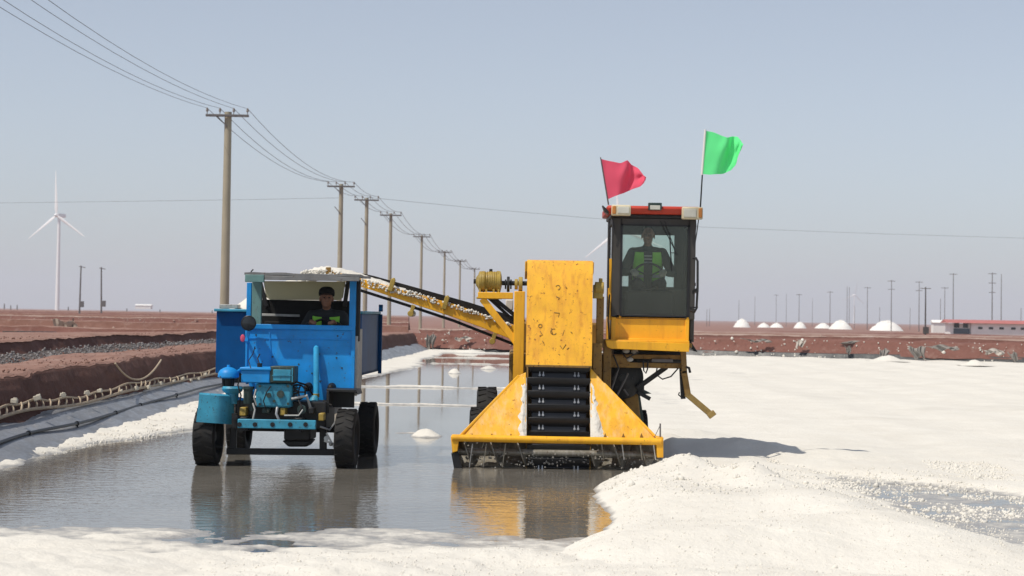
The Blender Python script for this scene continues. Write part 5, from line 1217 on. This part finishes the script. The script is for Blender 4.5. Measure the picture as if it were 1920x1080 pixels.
for (xa_, ya, yb) in ((735, 523, 546), (836, 556, 580)):
    m = MB(); hv.line(m, (xa_+3, ya, DY-.03), (xa_-4, yb, DY-.03), .06, .05); hv.line(m, (xa_+3, ya, DY-.03), (xa_+4, ya+1, DY+.55), .03, .03); m.build('idler_bracket', OLI, HT, .008)
for (xa_, ya) in ((773, 572), (926, 624)):
    m = MB(); hv.line(m, (xa_+3, ya, DY-.02), (xa_-3, ya+16, DY-.02), .05, .04); q = P(xa_-3, ya+16, DY); m.cyl((q.x, DY-.05, q.z), (q.x, DY+.6, q.z), .04, n=12); m.build('return_roller', OLI, HT, .005)
q = P(614, 512, DY); m = MB(); m.cyl((q.x+.03, DY-.02, q.z-.03), (q.x+.03, DY+.6, q.z-.03), .05, n=18); m.build('end_drum', BLK, HT)
m = MB(); hv.rect(m, 611, 501, 620, 514, DY-.03, .05); m.build('drum_bearing', YELB, HT, .006)
m = MB(); m.beam(P(965, 630, DY+.1), P(1010, 655, DY+.1), .10, .2); m.beam(P(965, 630, DY+.45), P(1010, 655, DY+.45), .10, .2); m.build('conveyor_mount', YELB, HT, .008)
# salt riding on the conveyor and falling off its end
rs = random.Random(5); ridge = [(966, 611, .03), (930, 599, .035), (890, 586, .04), (860, 574, .05), (835, 564, .07), (800, 552, .07), (770, 541, .09), (735, 530, .11), (700, 519, .13), (670, 511, .14), (640, 503, .14), (615, 499, .14), (592, 502, .15), (575, 510, .16), (562, 523, .16), (553, 545, .17), (548, 575, .2)]
rows = []
for k in range(len(ridge)-1):
    for q_ in range(6):
        t = q_/6; x, y, w = [ridge[k][i]*(1-t)+ridge[k+1][i]*t for i in range(3)]
        c = P(x, y, DY+.28); w *= rs.uniform(.92, 1.08); row = []
        for i in range(13):
            a = math.pi*2*i/12; rr = 1+rs.uniform(-.06, .06)
            row.append((c.x+.02*rs.uniform(-1, 1), DY+.28+.27*math.sin(a)*rr, c.z-.085+(w*.60*math.cos(a)*rr)))
        row[-1] = row[0]; rows.append(row)
o = MB().grid(rows).build('salt_stream', SALTH, None, smooth=180); o.location = HO
tag(o, 'white salt riding up the yellow conveyor and spilling off its end behind the tractor', 'salt')
m = []; rd_ = []
for k in range(620):
    x = 565 + 395*rs.random()**2.0; yb = np.interp(x, [565, 612, 760, 850, 966], [515, 508, 546, 572, 612]); c = P(x, yb+rs.uniform(-4, 10)*(1.3-(x-565)/395), DY-.02); m.append(tuple(c+HO)); rd_.append(rs.uniform(.006, .020))
rock_cloud('salt_spill', m, rd_, SALTH, 'salt clinging to the conveyor side and dripping from it', 9)
hb_ = P(1213, 446, 1.72)
person('person in dark jacket and open lime vest seated inside the glazed cab', HO + Vector((sx, 1.74, hz_)), 0, 6, (-4, -6), [Vector((-.21, -.34, .22)), Vector((.20, -.34, .22))], False, JACKG, True, True, -.30)
# ------------------------------------------------ flags
def flag(base, top, Yd, edge_top, edge_bot, mat, label, white=None, seed=1):
    """hoist edge runs down the pole; edge_top / edge_bot: points along the two edges towards the fly"""
    p0 = HF.p(base[0], base[1], Yd); p1 = HF.p(top[0], top[1], Yd)
    t = thing('flag', label, 'flag', HO+p0, 0, 'flags on the cab roof'); rs = random.Random(seed); ph = rs.uniform(0, 6)
    MB().cyl((0, 0, 0), p1-p0, .010, .007, 8).build('pole', GALV if not white else BLKP, t)
    if white: a = HF.p(*white[0], Yd)-p0; b = HF.p(*white[1], Yd)-p0; MB().cyl(a, b, .014, n=8).build('sleeve', COVER, t)
    A = [HF.p(x, y, Yd)-p0 for x, y in edge_top]; B = [HF.p(x, y, Yd)-p0 for x, y in edge_bot]
    def smp(L, u):
        k = u*(len(L)-1); i = min(int(k), len(L)-2); return L[i].lerp(L[i+1], k-i)
    rows = []
    for j in range(19):
        v = j/18; row = []
        for i in range(31):
            u = i/30; q = smp(A, u).lerp(smp(B, u), v)
            d = .075*u**.7*math.sin(u*9.5+ph+v*2.2) + .035*u*math.sin(u*21+v*5+ph) + .02*math.sin(v*9+u*4)*u
            row.append(q + Vector((0, d, .012*math.sin(u*13+v*7)*u)))
        rows.append(row)
    MB().grid(rows).build('cloth', mat, t, solid=.003, smooth=180, fix=False)
flag((1141, 384), (1126, 295), CY-.02, [(1127, 298), (1142, 302), (1163, 306), (1176, 300), (1184, 309), (1197, 315), (1206, 326), (1210, 336)], [(1139, 374), (1153, 368), (1165, 363), (1178, 358), (1188, 355), (1199, 350), (1207, 342), (1210, 337)], CLOTHR, 'pink red flag flying from a thin pole on the left corner of the cab roof', None, 3)
flag((1313, 392), (1322, 243), CY+.0, [(1323, 245), (1337, 248), (1352, 254), (1364, 258), (1374, 256), (1384, 256), (1390, 263), (1392, 273)], [(1316, 326), (1330, 328), (1346, 326), (1358, 325), (1371, 320), (1378, 310), (1381, 296), (1386, 285)], CLOTHG, 'bright green flag flying from a wire pole above the right cab corner', ((1316, 328), (1322.5, 243)), 8)
